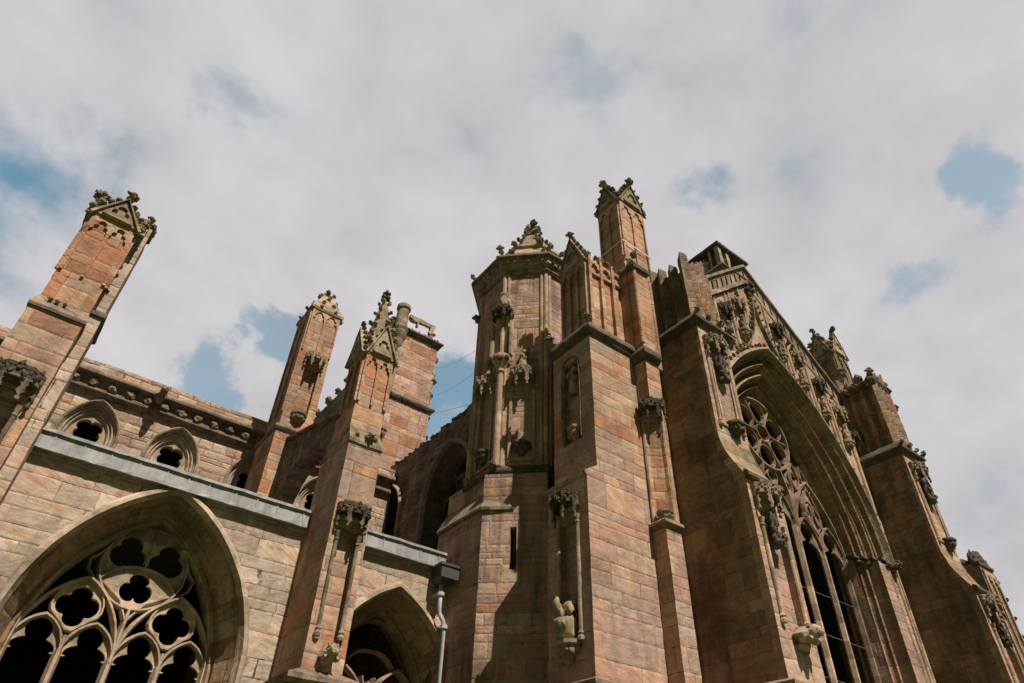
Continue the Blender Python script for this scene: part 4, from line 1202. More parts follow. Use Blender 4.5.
# ------------------------------------------------------------------ west-projecting buttress at the corner (niches on its west side)
CAM_SCALE[:] = [.925, .12]  # corner buttress, statues, angle pier and strap shrunk about the camera point
t = thing('corner_buttress', 'massive corner buttress with sunlit south face and two niches on its shaded west side', 'buttress', (10.8, 10.9, 0), )
YS = 10.3
b = MB(); b.box(9.75, 12.0, 10.25, 11.8, -.2, 4.75)
part('base', b, 'pink', t)
b = MB(); b.string([(9.80, 11.75), (9.80, YS), (11.86, YS)], 4.85, [(0, .12), (.26, .03), (.31, 0), (.31, -.09), (.24, -.14), (0, -.14)])
part('weathering', b, 'trim', t)
b = MB(frame(9.80, 11.02, -90))            # local x south
m = b
def wface(b, x0, x1, z0, z1, nx0, nx1, nz0, nz1, dep, back):
    b.box(x0, nx0, 0, back, z0, z1); b.box(nx1, x1, 0, back, z0, z1); b.box(nx0, nx1, 0, back, z0, nz0); b.box(nx0, nx1, 0, back, nz1, z1); b.box(nx0, nx1, dep, back, nz0, nz1)
wface(b, -.72, .72, 4.7, 9.45, -.3, .36, 5.6, 8.35, .16, .8)
part('lower_stage', b, 'pink', t, cell=.34, rough=.013)
b = MB(); b.box(10.59, 12.0, YS + .003, 11.75, 4.7, 10.3); b.box(10.2, 10.6, YS + .002, 11.85, 9.4, 10.3)
part('lower_core', b, 'pink', t, cell=.34, rough=.013)
b = MB(frame(9.80, 11.02, -90)); b.rings([[(-.74, -.03, 9.38), (.717, -.03, 9.38), (.717, .5, 9.38), (-.74, .5, 9.38)], [(-.74, -.06, 9.46), (.717, -.06, 9.46), (.717, .5, 9.46), (-.74, .5, 9.46)], [(-.80, .36, 9.72), (.716, .36, 9.72), (.716, .5, 9.72), (-.80, .5, 9.72)]])
part('set_off', b, 'pink', t, cell=.4, rough=.005)
canopy(t, frame(9.80, 10.98, -90, 9.0), .72, .6, .34, 51)
shafts(t, frame(9.80, 11.0, -90), [-.3, .36], 5.7, 8.45, .045, -.04, 'mid')
corbel(t, frame(9.80, 11.0, -90, 5.72), .62, .42, .34, 52, 'mid')
wl = MB(frame(10.16, 11.09, -90))
wface(wl, -.79, .79, 9.5, 14.0, -.42, .30, 10.75, 13.35, .2, .6)
part('upper_stage', wl, 'pink', t, cell=.34, rough=.013)
b = MB(); b.box(10.755, 12.0, YS + .001, 11.88, 10.3, 14.0)
part('upper_core', b, 'pink', t, cell=.34, rough=.013)
b = MB(frame(10.16, 11.09, -90))
bar(b, [(-.42, 10.8), (-.42, 13.0), (-.38, 13.3), (-.24, 13.5), (-.06, 13.56), (.12, 13.5), (.26, 13.3), (.3, 13.0), (.3, 10.8)], -.03, .09, .14)
part('niche_arch', b, 'trim', t, cell=0)
corbel(t, frame(10.3, 11.12, -90, 11.2), .48, .42, .26, 54, 'mid')
b = MB(); P = [(10.16, 11.9), (10.16, YS), (11.9, YS)]
b.string(P, 14.05, [(0, .32), (.05, .28), (.15, .1), (.17, .04), (.17, -.04), (.1, -.1), (.07, -.18), (0, -.2)])
o = part('string_course', b, 'dark', t, cell=.35, rough=.016)
crocket(o, (10.05, 10.2, 14.3), .2, -45, False, name='carved_knob'); crocket(o, (10.0, 11.75, 14.35), .24, -90, False, name='carved_knob')
# panelled top stage
b = MB(); b.rings([[(10.4, YS + .2, 14.1), (11.95, YS + .2, 14.1), (11.95, 11.65, 14.1), (10.4, 11.65, 14.1)], [(10.4, YS + .2, 17.25), (11.95, YS + .2, 17.35), (11.95, 11.65, 17.2), (10.4, 11.65, 17.25)]])
top = part('panelled_stage', b, 'orange', t, cell=.4, rough=.012)
b = MB(frame(10.4, 11.075, -90)); panel_face(b, 1.15, 14.35, 17.27, 3, 0, .09, .5, .08)
part('blind_panel', b, 'orange', top, cell=.4)
b = MB(frame(11.18, YS + .2))
for q, zt in ((-.74, 17.45), (-.25, 17.62), (.25, 17.5), (.72, 17.7)): b.box(q - .055, q + .055, -.12, .02, 14.2, zt)
for q, zt in ((-.5, 17.1), (0, 17.15), (.48, 17.2)):
    foil(b, (q, zt - .15), polyfn([(q + .2, zt - .42), (q + .2, zt + .15), (q - .2, zt + .15), (q - .2, zt - .42)], (q, zt - .15)), lobes(3, math.pi / 2, .2, .4), -.08, .02, 36)
part('blind_panel', b, 'orange', top, cell=.4)
gablet(t, frame(10.4, 11.075, -90), 1.2, 17.25, 1.35, .1, 5, .13, -90, 'mid')
b = MB(); b.rings([[(10.42, YS + .25, 17.2), (11.9, YS + .25, 17.3), (11.9, 11.6, 17.2), (10.42, 11.6, 17.2)], [(10.5, 10.9, 18.2), (11.3, 10.9, 17.7), (11.3, 11.3, 17.7), (10.5, 11.3, 18.2)]])
part('broken_cap', b, 'mid', t, cell=.25, rough=.04)
for x_, z_ in ((10.45, 17.4), (10.75, 17.45), (11.0, 17.4), (11.25, 17.42), (11.5, 17.4), (11.8, 17.45)):
    crocket(t, (x_, YS + .18, z_), .13, 0, True)

# worn figures in its niches
figure('statue', 'headless seated stone figure on a bracket low in the corner buttress', 'statue', (9.78, 11.0, 5.74), -90, .95, 3, 'mid', True, True, 'figures left in the niches')
figure('statue', 'worn standing stone figure high in the arched niche of the corner buttress', 'statue', (10.3, 11.12, 12.35), -90, 1.05, 8, 'mid', False, False, 'figures left in the niches')

# ------------------------------------------------------------------ slim pier in the re-entrant angle, carrying the highest pinnacle
t = thing('angle_pier', 'slim pier in the angle carrying the tallest square pinnacle, strap tied round it', 'pier', (12.15, 10.1, 0))
px0, px1, py0, py1 = 11.88, 12.42, 9.855, 10.32
b = MB(); b.box(px0 - .2, px1, py0 - .2, py1, -.2, 4.6); b.box(px0, px1, py0, py1, 4.6, 8.6)
part('lower_shaft', b, 'pink', t, cell=.35, rough=.012)
b = MB(); b.string([(px0, py1), (px0, py0), (px1, py0)], 8.62, [(-.2, .16), (.02, .12), (.11, .05), (.11, -.02), (.05, -.1), (0, -.12)])
part('string_course', b, 'trim', t, cell=.3, rough=.008)
ch = [(px0 + .02, py1), (px0 + .02, py1 - .12), (px0 + .12, py1 - .14), (px0 + .36, py0 + .12), (px0 + .38, py0 + .02), (px1, py0 + .02), (px1, py1)]
b = MB(); b.prism(ch, 8.6, 13.75)
part('niche_shaft', b, 'orange', t, cell=.35, rough=.012)
b = MB(); b.cyl((px0 + .04, py1 - .08, 8.75), (px0 + .04, py1 - .08, 13.7), .045, .045, 8); b.cyl((px1 - .1, py0 + .04, 8.75), (px1 - .1, py0 + .04, 13.7), .045, .045, 8)
part('nook_shaft', b, 'warm', t, cell=.8)
b = MB(); b.prism([(px0, py1), (px0, py0), (px1, py0), (px1, py1)], 12.1, 13.75)
part('corner_block', b, 'orange', t, cell=.4)
canopy(t, frame(px0 + .16, py0 + .12, -45, 12.2), .66, .55, .2, 61)
corbel(t, frame(px0 + .2, py0 + .15, -45, 8.98), .4, .28, .24, 62, 'mid')
b = MB(); b.string([(px0, py1), (px0, py0), (px1, py0)], 13.75, [(-.1, .5), (.0, .38), (.15, .12), (.17, .04), (.17, -.04), (.1, -.1), (.06, -.16), (0, -.18)])
part('string_course', b, 'dark', t, cell=.3, rough=.012)
b = MB(); b.box(px0, px1, py0, py1 + .2, 14.0, 17.4); b.cyl((px0 + .02, py0 + .02, 14.2), (px0 + .02, py0 + .02, 17.3), .06, .06, 8)
part('upper_shaft', b, 'orange', t, cell=.45, rough=.008)
b = MB(); b.stack([([(px0 - .1, py0 - .1), (px1 + .1, py0 - .1), (px1 + .1, py1 + .3), (px0 - .1, py1 + .3)], 17.3), ([(px0 - .12, py0 - .12), (px1 + .12, py0 - .12), (px1 + .12, py1 + .3), (px0 - .12, py1 + .3)], 17.42), ([(px0 + .1, py0 + .2), (px1 - .1, py0 + .2), (px1 - .1, py1 + .3), (px0 + .1, py1 + .3)], 18.0)])
o = part('weathering', b, 'dark', t, cell=.2, rough=.014)
crocket(o, (px0 - .02, py0 - .06, 17.75), .15, -45, True)
b = MB(); b.box(11.84, 13.0, 10.17, 11.1, 13.9, 18.2); b.cyl((12.6, 10.15, 14.3), (12.6, 10.15, 17.6), .06, .06, 8); b.cyl((12.96, 10.2, 14.3), (12.96, 10.2, 17.6), .07, .07, 8)
part('rear_shaft', b, 'orange', t, cell=.4, rough=.012)
cross_pinnacle(t, 11.8, 13.02, 10.14, 11.12, 18.0, 21.0, 1.1, (0, -90, 90), hs=1, spire_on=False, csize=.17, head=.7)
st = MB()
P = [(11.735, 11.15), (11.735, 10.075), (13.085, 10.075), (13.085, 11.15)]
st.string(P, 18.75, [(0, .035), (.012, .035), (.012, 0), (0, 0)])
s_ = st.build('strap', M['strap'], None, cell=0, rough=0); tag(s_, 'pale strap tied round the foot of the tallest pinnacle', 'strap')

CAM_SCALE[:] = [1.0, 0.0]
# ------------------------------------------------------------------ the two south-projecting buttresses that flank the great window
AX = 19.46  # window buttress and gable numbers scaled up about the camera, then baked in
def great_buttress(m):
    lab = ('right-hand window buttress, stepped and dark on its west side, beyond the great window' if m else 'near window buttress with broad shaded west side and canopied niches on its lit front')
    xa, xb = (24.52, 25.84) if m else (13.08, 14.40)
    xc = (xa + xb) / 2
    t = thing('window_buttress', lab, 'buttress', (xc, 9.3, 0), 'buttresses beside the great window')
    yn, yl, yu = 10.37, 8.24, 8.76
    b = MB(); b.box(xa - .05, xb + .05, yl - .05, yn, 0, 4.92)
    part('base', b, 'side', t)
    b = MB(); b.string([(xa, yn), (xa, yl), (xb, yl), (xb, yn)], 5.02, [(0, .12), (.26, .03), (.31, 0), (.31, -.09), (.24, -.14), (0, -.14)])
    part('weathering', b, 'trim', t)
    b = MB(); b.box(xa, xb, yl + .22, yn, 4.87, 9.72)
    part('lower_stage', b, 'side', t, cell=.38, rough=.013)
    b = MB(); niche_front(b, xa, xb, yl, yl + .215, 4.87, 9.70, xc - .38, xc + .38, 6.19, 8.46, .15)
    part('front_facing', b, 'pink', t, cell=.38, rough=.013)
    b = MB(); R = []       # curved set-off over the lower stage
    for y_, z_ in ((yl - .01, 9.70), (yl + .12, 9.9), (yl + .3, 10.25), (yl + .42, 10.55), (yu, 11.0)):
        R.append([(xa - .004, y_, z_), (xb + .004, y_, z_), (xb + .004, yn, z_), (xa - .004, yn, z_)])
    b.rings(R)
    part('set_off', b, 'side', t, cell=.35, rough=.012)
    b = MB(); b.string([(xa - .02, yl), (xb + .02, yl)], 9.72, [(0, .08), (.1, .03), (.13, -.02), (.13, -.1), (.05, -.16), (0, -.16)])
    part('drip_mould', b, 'dark', t, cell=.3)
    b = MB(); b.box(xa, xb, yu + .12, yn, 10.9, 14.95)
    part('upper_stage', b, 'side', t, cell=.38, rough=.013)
    b = MB(); b.box(xa, xb, yu, yu + .115, 10.9, 14.95)
    part('front_facing', b, 'warmash', t, cell=.38, rough=.013)
    b = MB(frame(xc, yu)); b.box(-.39, -.32, -.05, .02, 11.5, 13.7); b.box(.32, .39, -.05, .02, 11.5, 13.7); b.box(-.39, .39, -.04, .02, 11.45, 11.52)
    part('niche_frame', b, 'warm', t, cell=.5)
    shafts(t, frame(xc, yu), [-.47, .47], 11.4, 13.9, .045, -.03, 'warm')
    canopy(t, frame(xc - .1, yu, 0, 14.45), .78, .65, .3, 71 + m, 'mid')
    b = MB(frame(xc - .1, yu, 0, 13.6)); b.lump((0, -.16, -.1), (.14, .15, .35), 5 + m, .5, 2.2, 3); b.lump((.05, -.16, -.5), (.18, .15, .22), 8 + m, .5, 2.2, 3)
    part('broken_figure', b, 'dark', t, cell=0)
    corbel(t, frame(xc + .1, yu, 0, 11.62), .55, .42, .3, 73 + m, 'dark')
    canopy(t, frame(xc - .1, yl, 0, 9.45), .82, .6, .3, 75 + m, 'mid')
    b = MB(frame(xc - .08, yl + .1, 0, 8.45))
    b.lump((.05, -.14, .1), (.13, .13, .36), 5 + m, .5, 2.2, 3); b.lump((.1, -.18, -.3), (.16, .15, .2), 9 + m, .5, 2.2, 3); b.lump((-.14, -.2, .2), (.09, .1, .16), 4 + m, .5, 2.2, 2)
    part('broken_figure', b, 'dark', t, cell=0)
    shafts(t, frame(xc, yl), [-.43, .43], 6.24, 8.6, .05, -.03, 'warm')
    mask_corbel(t, frame(xc + .05, yl, 0, 6.05), .58, 76 + m, 'mid', 'carved_beast')
    b = MB(); b.string([(xa, yn), (xa, yu), (xb, yu), (xb, yn)], 15.0, [(-.2, .42), (.0, .34), (.15, .1), (.18, .04), (.18, -.04), (.1, -.1), (.07, -.18), (0, -.2)])
    o = part('string_course', b, 'dark', t, cell=.35, rough=.02)
    for j in range(4): crocket(o, (xa - .1 + (xb - xa + .2) * j / 3, yu - .12, 15.15), .18, 0, True, name='carved_knob')
    # panelled stage, its top broken away unevenly
    h0 = 17.1 if not m else 18.1
    b = MB(); b.rings([[(xa + .2, yu + .22, 15.0), (xb - .2, yu + .22, 15.0), (xb - .2, yn, 15.0), (xa + .2, yn, 15.0)], [(xa + .2, yu + .22, h0 + .3), (xb - .2, yu + .22, h0), (xb - .2, yn, h0), (xa + .2, yn, h0 + .7)]])
    top = part('panelled_stage', b, 'grey', t, cell=.22, rough=.03)
    hts = [1.0, .75, .95, 1.15] if not m else [.5, .75, .6, .9]
    for j, y_ in enumerate((yu + .2, yu + .66, yu + 1.12, yn - .12)):
        for xx, sg in ((xa + .2, -1), (xb - .2, 1)):
            hh = h0 + hts[j] - (.5 if sg > 0 else 0)
            b = MB(); b.prism([(xx - .2, y_ - .06), (xx, y_ - .2), (xx + .2, y_), (xx, y_ + .2)], 15.1, [hh, hh - .12, hh - .25, hh - .06])
            part('panel_rib', b, 'grey', top, cell=.22, rough=.025)
    for j, x_ in enumerate((xa + .5, xc + .12, xb - .3)):
        hh = h0 + hts[(j + 1) % 4] - .1
        b = MB(); b.prism([(x_ - .12, yu + .24), (x_, yu + .02), (x_ + .12, yu + .24)], 15.1, [hh, hh + .1, hh - .1])
        part('panel_rib', b, 'warmash', top, cell=.22, rough=.018)
    if m:
        b = MB(); b.string([(xa + .1, yn), (xa + .1, yu + .1), (xb - .1, yu + .1), (xb - .1, yn)], 18.2, [(-.2, .25), (.1, .18), (.14, .05), (.05, -.1), (-.2, -.1)])
        o = part('cornice', b, 'dark', t, cell=.25, rough=.04)
        for j in range(8): crocket(o, (xa + .02, yu + .1 + j * .21, 18.2 - .06 * (j % 2)), .17, -90, True)
        for x_, y_, z_, s_ in ((xa + .12, yu + .12, 18.55, .26), (xa + .15, yu + .6, 18.5, .2), (xb - .1, yu + .15, 18.45, .2), (xb - .05, yu + .1, 17.3, .22), (xa + .5, yu + .1, 18.4, .2)):
            crocket(o, (x_, y_, z_), s_, -60, True)
    return t
great_buttress(0)
great_buttress(1)

# far counterpart of the angle pier and of the corner buttress, east of the window
t = thing('angle_pier', 'squat crocketed pinnacle rising behind the right slope of the gable', 'pier', (26.2, 10.8, 0))
b = MB(); b.box(25.85, 26.7, 10.4, 11.4, 0, 19.4)
part('lower_shaft', b, 'grey', t)
cross_pinnacle(t, 25.5, 26.6, 10.36, 11.3, 18.6, 21.2, 1.3, (0, -90), hs=1, spire_on=False, csize=.16, mat='grey')
for j in range(10): crocket(t, (25.5 + RNG.uniform(-.05, .35), 10.4 + .09 * j, 21.2 + RNG.uniform(-.2, .9)), .2, -90, True)
corbel(t, frame(25.55, 10.42, -45, 20.0), .6, .45, .4, 3, 'mid')

t = thing('chapel_buttress', 'small broken-topped buttress at the far right edge, beyond the window buttress', 'buttress', (31, 10.5, 0))
b = MB(); b.box(30.7, 31.9, 9.8, 12.4, 0, 12.6)
part('shaft', b, 'grey', t, cell=.5)
b = MB(); b.box(30.65, 31.95, 9.74, 10.0, 12.5, 12.62)
for j in range(9): b.lump((30.8 + .13 * j, 9.9 + .1 * (j % 3), 12.75 + .2 * (j % 2)), (.16, .16, .24), j, .6, 2.4)
b.lump((30.9, 10.6, 12.75), (.3, .4, .3), 5, .5)
part('broken_cap', b, 'dark', t, cell=0)
b = MB(frame(31.3, 9.8)); panel_face(b, 1.1, 7.2, 12.3, 2, 0, .07, .6, .1)
part('blind_panel', b, 'warmash', t, cell=.5)
for j in range(6): crocket(t, (31.9, 9.78, 8.5 + j * .7), .13, 60, True)
t = thing('chapel_wall', 'low stone wall of the chapel behind the far right buttress', 'wall', (29, 12.4, 0))
b = MB(); b.box(24.6, 34, 12.4, 13.2, 0, 9.2)
part('masonry', b, 'brown', t, cell=1.0)
b = MB(); b.string([(24.6, 12.4), (34, 12.4)], 9.2, [(-.3, .3), (0, .25), (.12, .05), (.12, -.03), (0, -.1)])
part('coping', b, 'trim', t)

# ------------------------------------------------------------------ gable front with the great window
YF = 10.34
t = thing('transept_gable', 'steep carved gable front with the great moulded traceried window', 'gable', (AX, YF, 0))
GW = (AX, 4.43, 7.91, 10.88, 3.7)
slope = .86; ZA = 21.65
zt = lambda x: min(ZA - slope * abs(x - AX), 14.0 if x < 12.5 else 99)
xl, xr = 10.9, 25.8
b = MB(); arch_wall(b, xl, xr, 0, zt, YF, YF + .3, [GW], 22)
part('masonry', b, 'gable', t, cell=.7, rough=.01)
for q in (-1, 1):        # rakes: roll, band pierced with small openings, coping
    n = 13; HW = 6.1
    P = [(AX + q * HW * i / n, ZA - slope * HW * i / n) for i in range(n + 1)]
    if q < 0: P = P[::-1]
    def rk(b, lo, hi, y0, y1):
        for i in range(len(P) - 1):
            b.xz([(P[i][0], P[i][1] + lo), (P[i + 1][0], P[i + 1][1] + lo), (P[i + 1][0], P[i + 1][1] + hi), (P[i][0], P[i][1] + hi)], y0, y1)
    lo_out = .14 if q < 0 else .03
    b = MB(); rk(b, .98, 1.12, YF - .14, YF + .7); rk(b, .80, .98, YF - .03, YF + .6); rk(b, .18, .32, YF - .02, YF + .6); rk(b, .05, .2, YF - lo_out, YF + .3); rk(b, .30, .82, YF + .3, YF + .6)
    o = part('coping', b, 'rake', t, cell=.4, rough=.02)
    k = 0
    while k < 17:
        f = (k + .5) / 17; x, z = AX + q * HW * f, ZA - slope * HW * f + .56
        b = MB(); dz = -q * slope * .06
        dz *= 1.7
        b.xz([(x - .125, z - .27 - dz), (x + .125, z - .27 + dz), (x + .125, z + .27 + dz), (x - .125, z + .27 - dz)], YF - .02, YF + .3)
        part('band_post', b, 'rake', o, cell=0, rough=.012); k += 1
prof = [(0, 0)]          # window reveal: rolls between deep hollows
d, y = 0, 0
for i in range(3):
    prof += [(d + .012, y - .03), (d + .05, y - .05), (d + .09, y - .01), (d + .088, y + .10), (d + .115, y + .20), (d + .145, y + .165), (d + .18, y + .2), (d + .175, y + .36), (d + .24, y + .48), (d + .30, y + .42), (d + .36, y + .19)]
    d += .36; y += .20
DI = d + .04
prof += [(DI, .95), (DI, 1.3)]
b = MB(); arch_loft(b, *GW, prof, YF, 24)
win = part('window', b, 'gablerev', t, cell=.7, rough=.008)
b = MB(); arch_loft(b, AX, GW[1] + .2, GW[2] + .2, GW[3], GW[3] - .15, [(0, .02), (0, -.1), (.05, -.2), (.13, -.22), (.17, -.1), (.22, .02)], YF, 24)
hood = part('hood_mould', b, 'mid', win, cell=.5, rough=.015)
A = arch(GW[1] + .2, GW[2] + .2, GW[3], GW[3], 0, 26)
for i, (x, z) in enumerate(A[1:-1]):
    crocket(hood, (AX + x, YF - .12, z), .13, 90 if x > 0 else -90, True, name='carved_leaf')
for q in (-1, 1):        # capital band at the springing of both jambs
    b = MB()
    for i in range(4):
        dd = .06 + .3 * i; yy = -.02 + .16 * i
        b.lump((AX + q * (GW[1] - dd), YF + yy, 10.82), (.17, .13, .1), i + 7, .5, 2.4)
        b.box(AX + q * (GW[1] - dd - .18) - .2, AX + q * (GW[1] - dd - .18) + .2, YF + yy - .06, YF + yy + .25, 10.93, 11.0)
    part('capital_band', b, 'dark', win, cell=0, rough=.015)
    mask_corbel(win, frame(AX + q * (GW[1] + .2), YF, 0, 10.85), .4, 5 + q, 'dark', 'label_stop')
# plain wall strip beside the jamb below the capitals
for q in (-1, 1):
    xa_, xb_ = sorted((AX + q * (GW[1] - .62), AX + q * (GW[1] + .02)))
    b = MB(); b.box(xa_, xb_, YF - .006, YF + .5, GW[4], 10.86)
    part('jamb_strip', b, 'gable', win, cell=.6, rough=.006)
# tracery
wi = GW[1] - DI; Y0 = YF + .88
tb = MB()
bar(tb, [(AX + x, z) for x, z in arch(GW[1], GW[2], GW[3], GW[4], DI + .03, 20)], Y0 - .03, .18, .3)
lw = 2 * wi / 5; ZS = 10.75      # five lights: two pairs and a taller middle one
for i in range(5):
    light_head(tb, AX - wi + lw * (i + .5), lw / 2, ZS + (.75 if i == 2 else 0), 1.2, Y0, Y0 + .14, .10, .28)
def cell(c, ang, L, wd, lo=3):
    P = petal(c, rad(ang), L, wd)
    bar(tb, P, Y0 - .02, .085, .24, True)
    m_ = (c[0] + L * .52 * math.cos(rad(ang)), c[1] + L * .52 * math.sin(rad(ang)))
    foil(tb, m_, polyfn(P, m_), lobes(lo, rad(ang), wd * .8, .3), Y0 + .06, Y0 + .13, 40)
for q in (-1, 1):
    cx = AX + q * lw * 1.5; hh = 2.75
    bar(tb, [(cx + x, z) for x, z in arch(lw, (lw * lw + hh * hh) / (2 * lw), ZS, ZS - .05, 0, 10)], Y0 - .08, .14, .34)
    cell((cx, 11.55), 90, 1.75, .40)
    for s_ in (-1, 1): cell((cx + s_ * .34, 11.8), 90 + s_ * 14, .85, .17, 2)
    bar(tb, [(AX + q * lw * .5, ZS + .7), (AX + q * lw * .52, 12.6), (AX + q * lw * .35, 13.5)], Y0 - .08, .13, .34)
    cell((AX + q * lw * .62, 12.45), 90 - q * 8, 1.15, .2, 2)
    cell((AX + q * lw * 1.05, 13.0), 90 - q * 2, 1.1, .24)
    cell((AX + q * lw * 1.62, 13.1), 90 + q * 16, 1.05, .2, 2)
cell((AX, 12.75), 90, .75, .26)
C = (AX, 14.8); RW = 1.42
circ = lambda r, n=32: [(C[0] + r * math.cos(2 * math.pi * i / n), C[1] + r * math.sin(2 * math.pi * i / n)) for i in range(n)]
bar(tb, circ(RW), Y0 - .08, .15, .34, True)
bar(tb, circ(.34, 20), Y0 - .05, .09, .28, True)
for i in range(6):
    a = rad(30 + 60 * i); p = (C[0] + .94 * math.cos(a), C[1] + .94 * math.sin(a)); a2 = a + rad(30)
    bar(tb, [(C[0] + .34 * math.cos(a2), C[1] + .34 * math.sin(a2)), (C[0] + RW * math.cos(a2), C[1] + RW * math.sin(a2))], Y0 - .04, .10, .28)
    O = []
    for k_ in range(20):
        tt = 2 * math.pi * k_ / 20
        O.append((p[0] + .47 * math.cos(tt) * math.cos(a) - .42 * math.sin(tt) * math.sin(a), p[1] + .47 * math.cos(tt) * math.sin(a) + .42 * math.sin(tt) * math.cos(a)))
    foil(tb, p, polyfn(O, p), lobes(3, a, .455, .25), Y0 + .06, Y0 + .13, 42)
    bar(tb, O, Y0 + .0, .06, .22, True)
part('tracery', tb, 'rose', win, cell=0, rough=.01)
for i in (1, 2, 3, 4):
    x = AX - wi + lw * i; b = MB(); h_ = .11 if i in (2, 3) else .085
    b.prism([(x - h_, Y0 + .06), (x - h_ * .4, Y0 - .06), (x + h_ * .4, Y0 - .06), (x + h_, Y0 + .06), (x + h_, Y0 + .1), (x + h_ * .4, Y0 + .16), (x - h_ * .4, Y0 + .16), (x - h_, Y0 + .1)], GW[4], ZS + (.75 if i in (2, 3) else .05))
    part('mullion', b, 'warm', win, cell=.7, rough=.008)
for z in (5.5, 6.8, 8.1, 9.4):
    b = MB(); b.cyl((AX - wi, Y0 + .12, z), (AX + wi, Y0 + .12, z), .009, .009, 6)
    part('saddle_bar', b, 'wire', win, cell=0, rough=0)
b = MB(); b.box(AX - GW[1] - .3, AX + GW[1] + .3, YF - .12, YF + 1.5, GW[4] - .25, GW[4])
part('sill', b, 'trim', win)
# what closes it behind: dark inner wall, pitched roof and end wall
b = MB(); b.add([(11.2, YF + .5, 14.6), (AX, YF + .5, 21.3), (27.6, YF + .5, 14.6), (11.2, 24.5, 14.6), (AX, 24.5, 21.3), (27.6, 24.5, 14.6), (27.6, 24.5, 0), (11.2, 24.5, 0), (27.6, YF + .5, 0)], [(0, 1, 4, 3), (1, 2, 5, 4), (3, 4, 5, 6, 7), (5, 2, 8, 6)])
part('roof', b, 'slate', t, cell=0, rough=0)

# crocketed ogee rising from the window hood to a finial
ap = GW[3] + math.sqrt((GW[2] + .2) ** 2 - (GW[2] - GW[1]) ** 2)
for q in (-1, 1):
    pts = []
    for i in range(15):
        f = i / 14
        pts.append((AX + q * 1.6 * (1 - f) ** 2.1, ap - .9 + 3.9 * f ** 1.15))
    b = MB(); bar(b, pts, YF - .14, .13, .2)
    o = part('ogee_hood', b, 'trim', t, cell=0, rough=.01)
    for i in range(14):
        x, z = pts[i]
        crocket(o, (x + q * .07, YF - .12, z + .06), .125, 90 if q > 0 else -90, i % 2 == 0)
b = MB()
for j in range(8): b.lump((AX + .14 * math.sin(j * 2.2), YF - .16 - .05 * math.cos(j), ap + 2.95 + .05 * j), .11, j, .55, 2.6, 2)
part('finial', b, 'dark', t, cell=0)

# stepped niches up both slopes: shafts, canopies, worn figures on brackets
STEP = [(1.2, 19.9), (2.25, 19.0), (3.3, 18.1), (4.35, 17.2), (5.2, 16.4)]
k = 0
for q in (-1, 1):
    for dx, z in STEP:
        x = AX + q * dx; k += 1
        fx = frame(x, YF, 0, z)
        canopy(t, fx, .64, .55, .3, 100 + k, 'mid' if k % 2 else 'dark')
        b = MB(fx)
        b.stack([([(-.22, .02), (-.1, -.2), (.1, -.2), (.22, .02)], .03), ([(-.03, .02), (-.02, -.03), (.02, -.03), (.03, .02)], .45)])
        part('canopy_spirelet', b, 'mid', t, cell=0)
        base = arch_z(GW[1] + .35, GW[2] + .35, GW[3], min(dx, 4.6)) if dx < 4.7 else 11
        lo = max(z - 1.75, base + .2)
        if z - lo > .8:
            corbel(t, frame(x, YF, 0, lo + .25), .5, .4, .28, 120 + k, 'mid')
            b = MB(frame(x, YF)); b.lump((.02, -.14, lo + .55), (.12, .12, .32), k, .45, 2.2, 3); b.lump((0, -.15, lo + .92), (.075, .08, .1), k + 1, .3, 2, 2); b.lump((0, -.14, lo + .28), (.17, .14, .1), k + 3, .4, 2, 2)
            part('worn_figure', b, 'mid', t, cell=0)
        for s_ in (-.4, .4):
            xx = dx + s_
            zb = arch_z(GW[1] + .35, GW[2] + .35, GW[3], min(xx, 4.75)) + .12 if xx < 4.75 else 11.0
            if z - .1 > zb + .3 and zt(AX + xx) - .15 > z - .1:
                b = MB(); b.cyl((AX + q * xx, YF - .03, zb), (AX + q * xx, YF - .03, z - .05), .06, .06, 8)
                part('wall_shaft', b, 'warm', t, cell=.9)
                b = MB(); b.cyl((AX + q * xx, YF - .02, z - .05), (AX + q * xx, YF - .02, zt(AX + xx) + .05), .045, .045, 6)
                part('wall_shaft', b, 'warm', t, cell=.9)
for j in range(14):
    q = RNG.choice((-1, 1)); dx = RNG.uniform(1.0, 5.0)
    crocket(t, (AX + q * dx, YF - .08, zt(AX + dx) - RNG.uniform(.3, 1.0)), .15, 0, j % 2 == 0, name='carved_knob')
for q in (-1, 1):
    for dx in (4.72, 4.9):
        b = MB(); b.cyl((AX + q * dx, YF - .02, 4.9), (AX + q * dx, YF - .02, 10.6 if dx < 4.8 else 15.9), .05, .05, 8)
        part('wall_shaft', b, 'warm', t, cell=1.2)

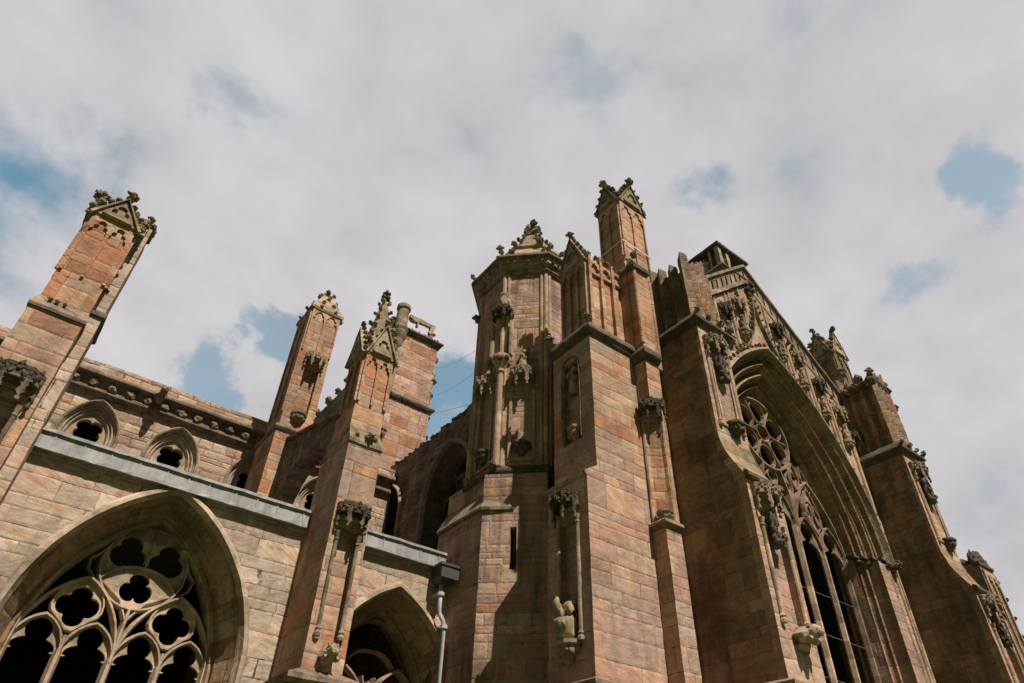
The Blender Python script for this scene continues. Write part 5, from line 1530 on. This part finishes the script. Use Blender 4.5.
# ------------------------------------------------------------------ little square housing on the gable top
t = thing('gable_housing', 'small flat-roofed stone shelter with open niches on top of the gable', 'shelter', (19.1, 11.3, 21.9))
HX0, HX1, HY0, HY1 = 18.15, 20.05, 10.42, 12.3
b = MB(); b.box(HX0, HX1, HY0, HY1, 20.0, 22.0)
part('base', b, 'grey', t, cell=.4)
for x_, y_, ww, mt in ((HX0 + .1, HY0 + .1, .2, 'hood'), (HX1 - .1, HY0 + .1, .2, 'hood'), (HX0 + .1, HY1 - .1, .2, 'grey'), (HX1 - .1, HY1 - .1, .2, 'grey'), (HX0 + .62, HY0 + .1, .18, 'hood'), (HX0 + .08, HY0 + .5, .1, 'hood'), (HX0 + .08, HY0 + 1.2, .1, 'hood')):
    b = MB(); b.box(x_ - ww / 2, x_ + ww / 2, y_ - ww / 2, y_ + ww / 2, 21.95, 23.3)
    part('pillar', b, mt, t, cell=.3, rough=.02)
b = MB(); b.box(HX0 + .2, HX0 + .75, HY0 + .16, HY0 + .24, 22.0, 23.3); b.box(HX0 + .3, HX0 + .4, HY0 + .2, HY1 - .1, 22.0, 23.3); b.box(HX1 - .4, HX1 - .2, HY0 + .3, HY1 - .1, 22.0, 23.3)
part('screen_wall', b, 'grey', t, cell=.4, rough=.01)
b = MB(); b.box(HX0 - .1, HX1 + .1, HY0 - .1, HY1 + .1, 23.3, 23.42)
b.stack([([(HX0 - .08, HY0 - .08), (HX1 + .08, HY0 - .08), (HX1 + .08, HY1 + .08), (HX0 - .08, HY1 + .08)], 23.42), ([(HX0 + .5, HY0 + .5), (HX1 - .5, HY0 + .5), (HX1 - .5, HY1 - .5), (HX0 + .5, HY1 - .5)], 23.7)])
part('roof_slab', b, 'dark', t, cell=.4, rough=.012)
b = MB(); b.string([(HX0, HY1), (HX0, HY0), (HX1, HY0), (HX1, HY1)], 22.0, [(0, .12), (.12, .08), (.14, -.02), (.04, -.12), (0, -.12)])
part('string_course', b, 'trim', t, cell=.4)
figure('statue', 'small pale standing figure inside the shelter on the gable top', 'statue', (HX0 + .16, HY0 + .85, 22.06), -70, 1.1, 12, 'pale', False, False, 'figures left in the niches')

# ------------------------------------------------------------------ thin cables from the tower to the turret
for i, (a, c, lab) in enumerate((((13.0, 24.2, 22.3), (9.0, 14.0, 15.2), 'uppermost thin cable strung between tower stump and turret'), ((13.0, 24.2, 20.6), (9.0, 14.0, 14.3), 'middle thin cable strung between tower stump and turret'), ((10.6, 24.0, 18.2), (9.0, 14.0, 13.0), 'lowest thin cable crossing the face of the tower stump'))):
    a, c = Vector(a), Vector(c); pts = []
    for j in range(13):
        f = j / 12; p = a.lerp(c, f); p.z -= .16 * math.sin(math.pi * f); pts.append(p)
    b = MB(); b.tube(pts, .006, 5)
    o = b.build('cable', M['wire'], None, cell=0, rough=0); tag(o, lab, 'cable', 'cables between tower and turret')
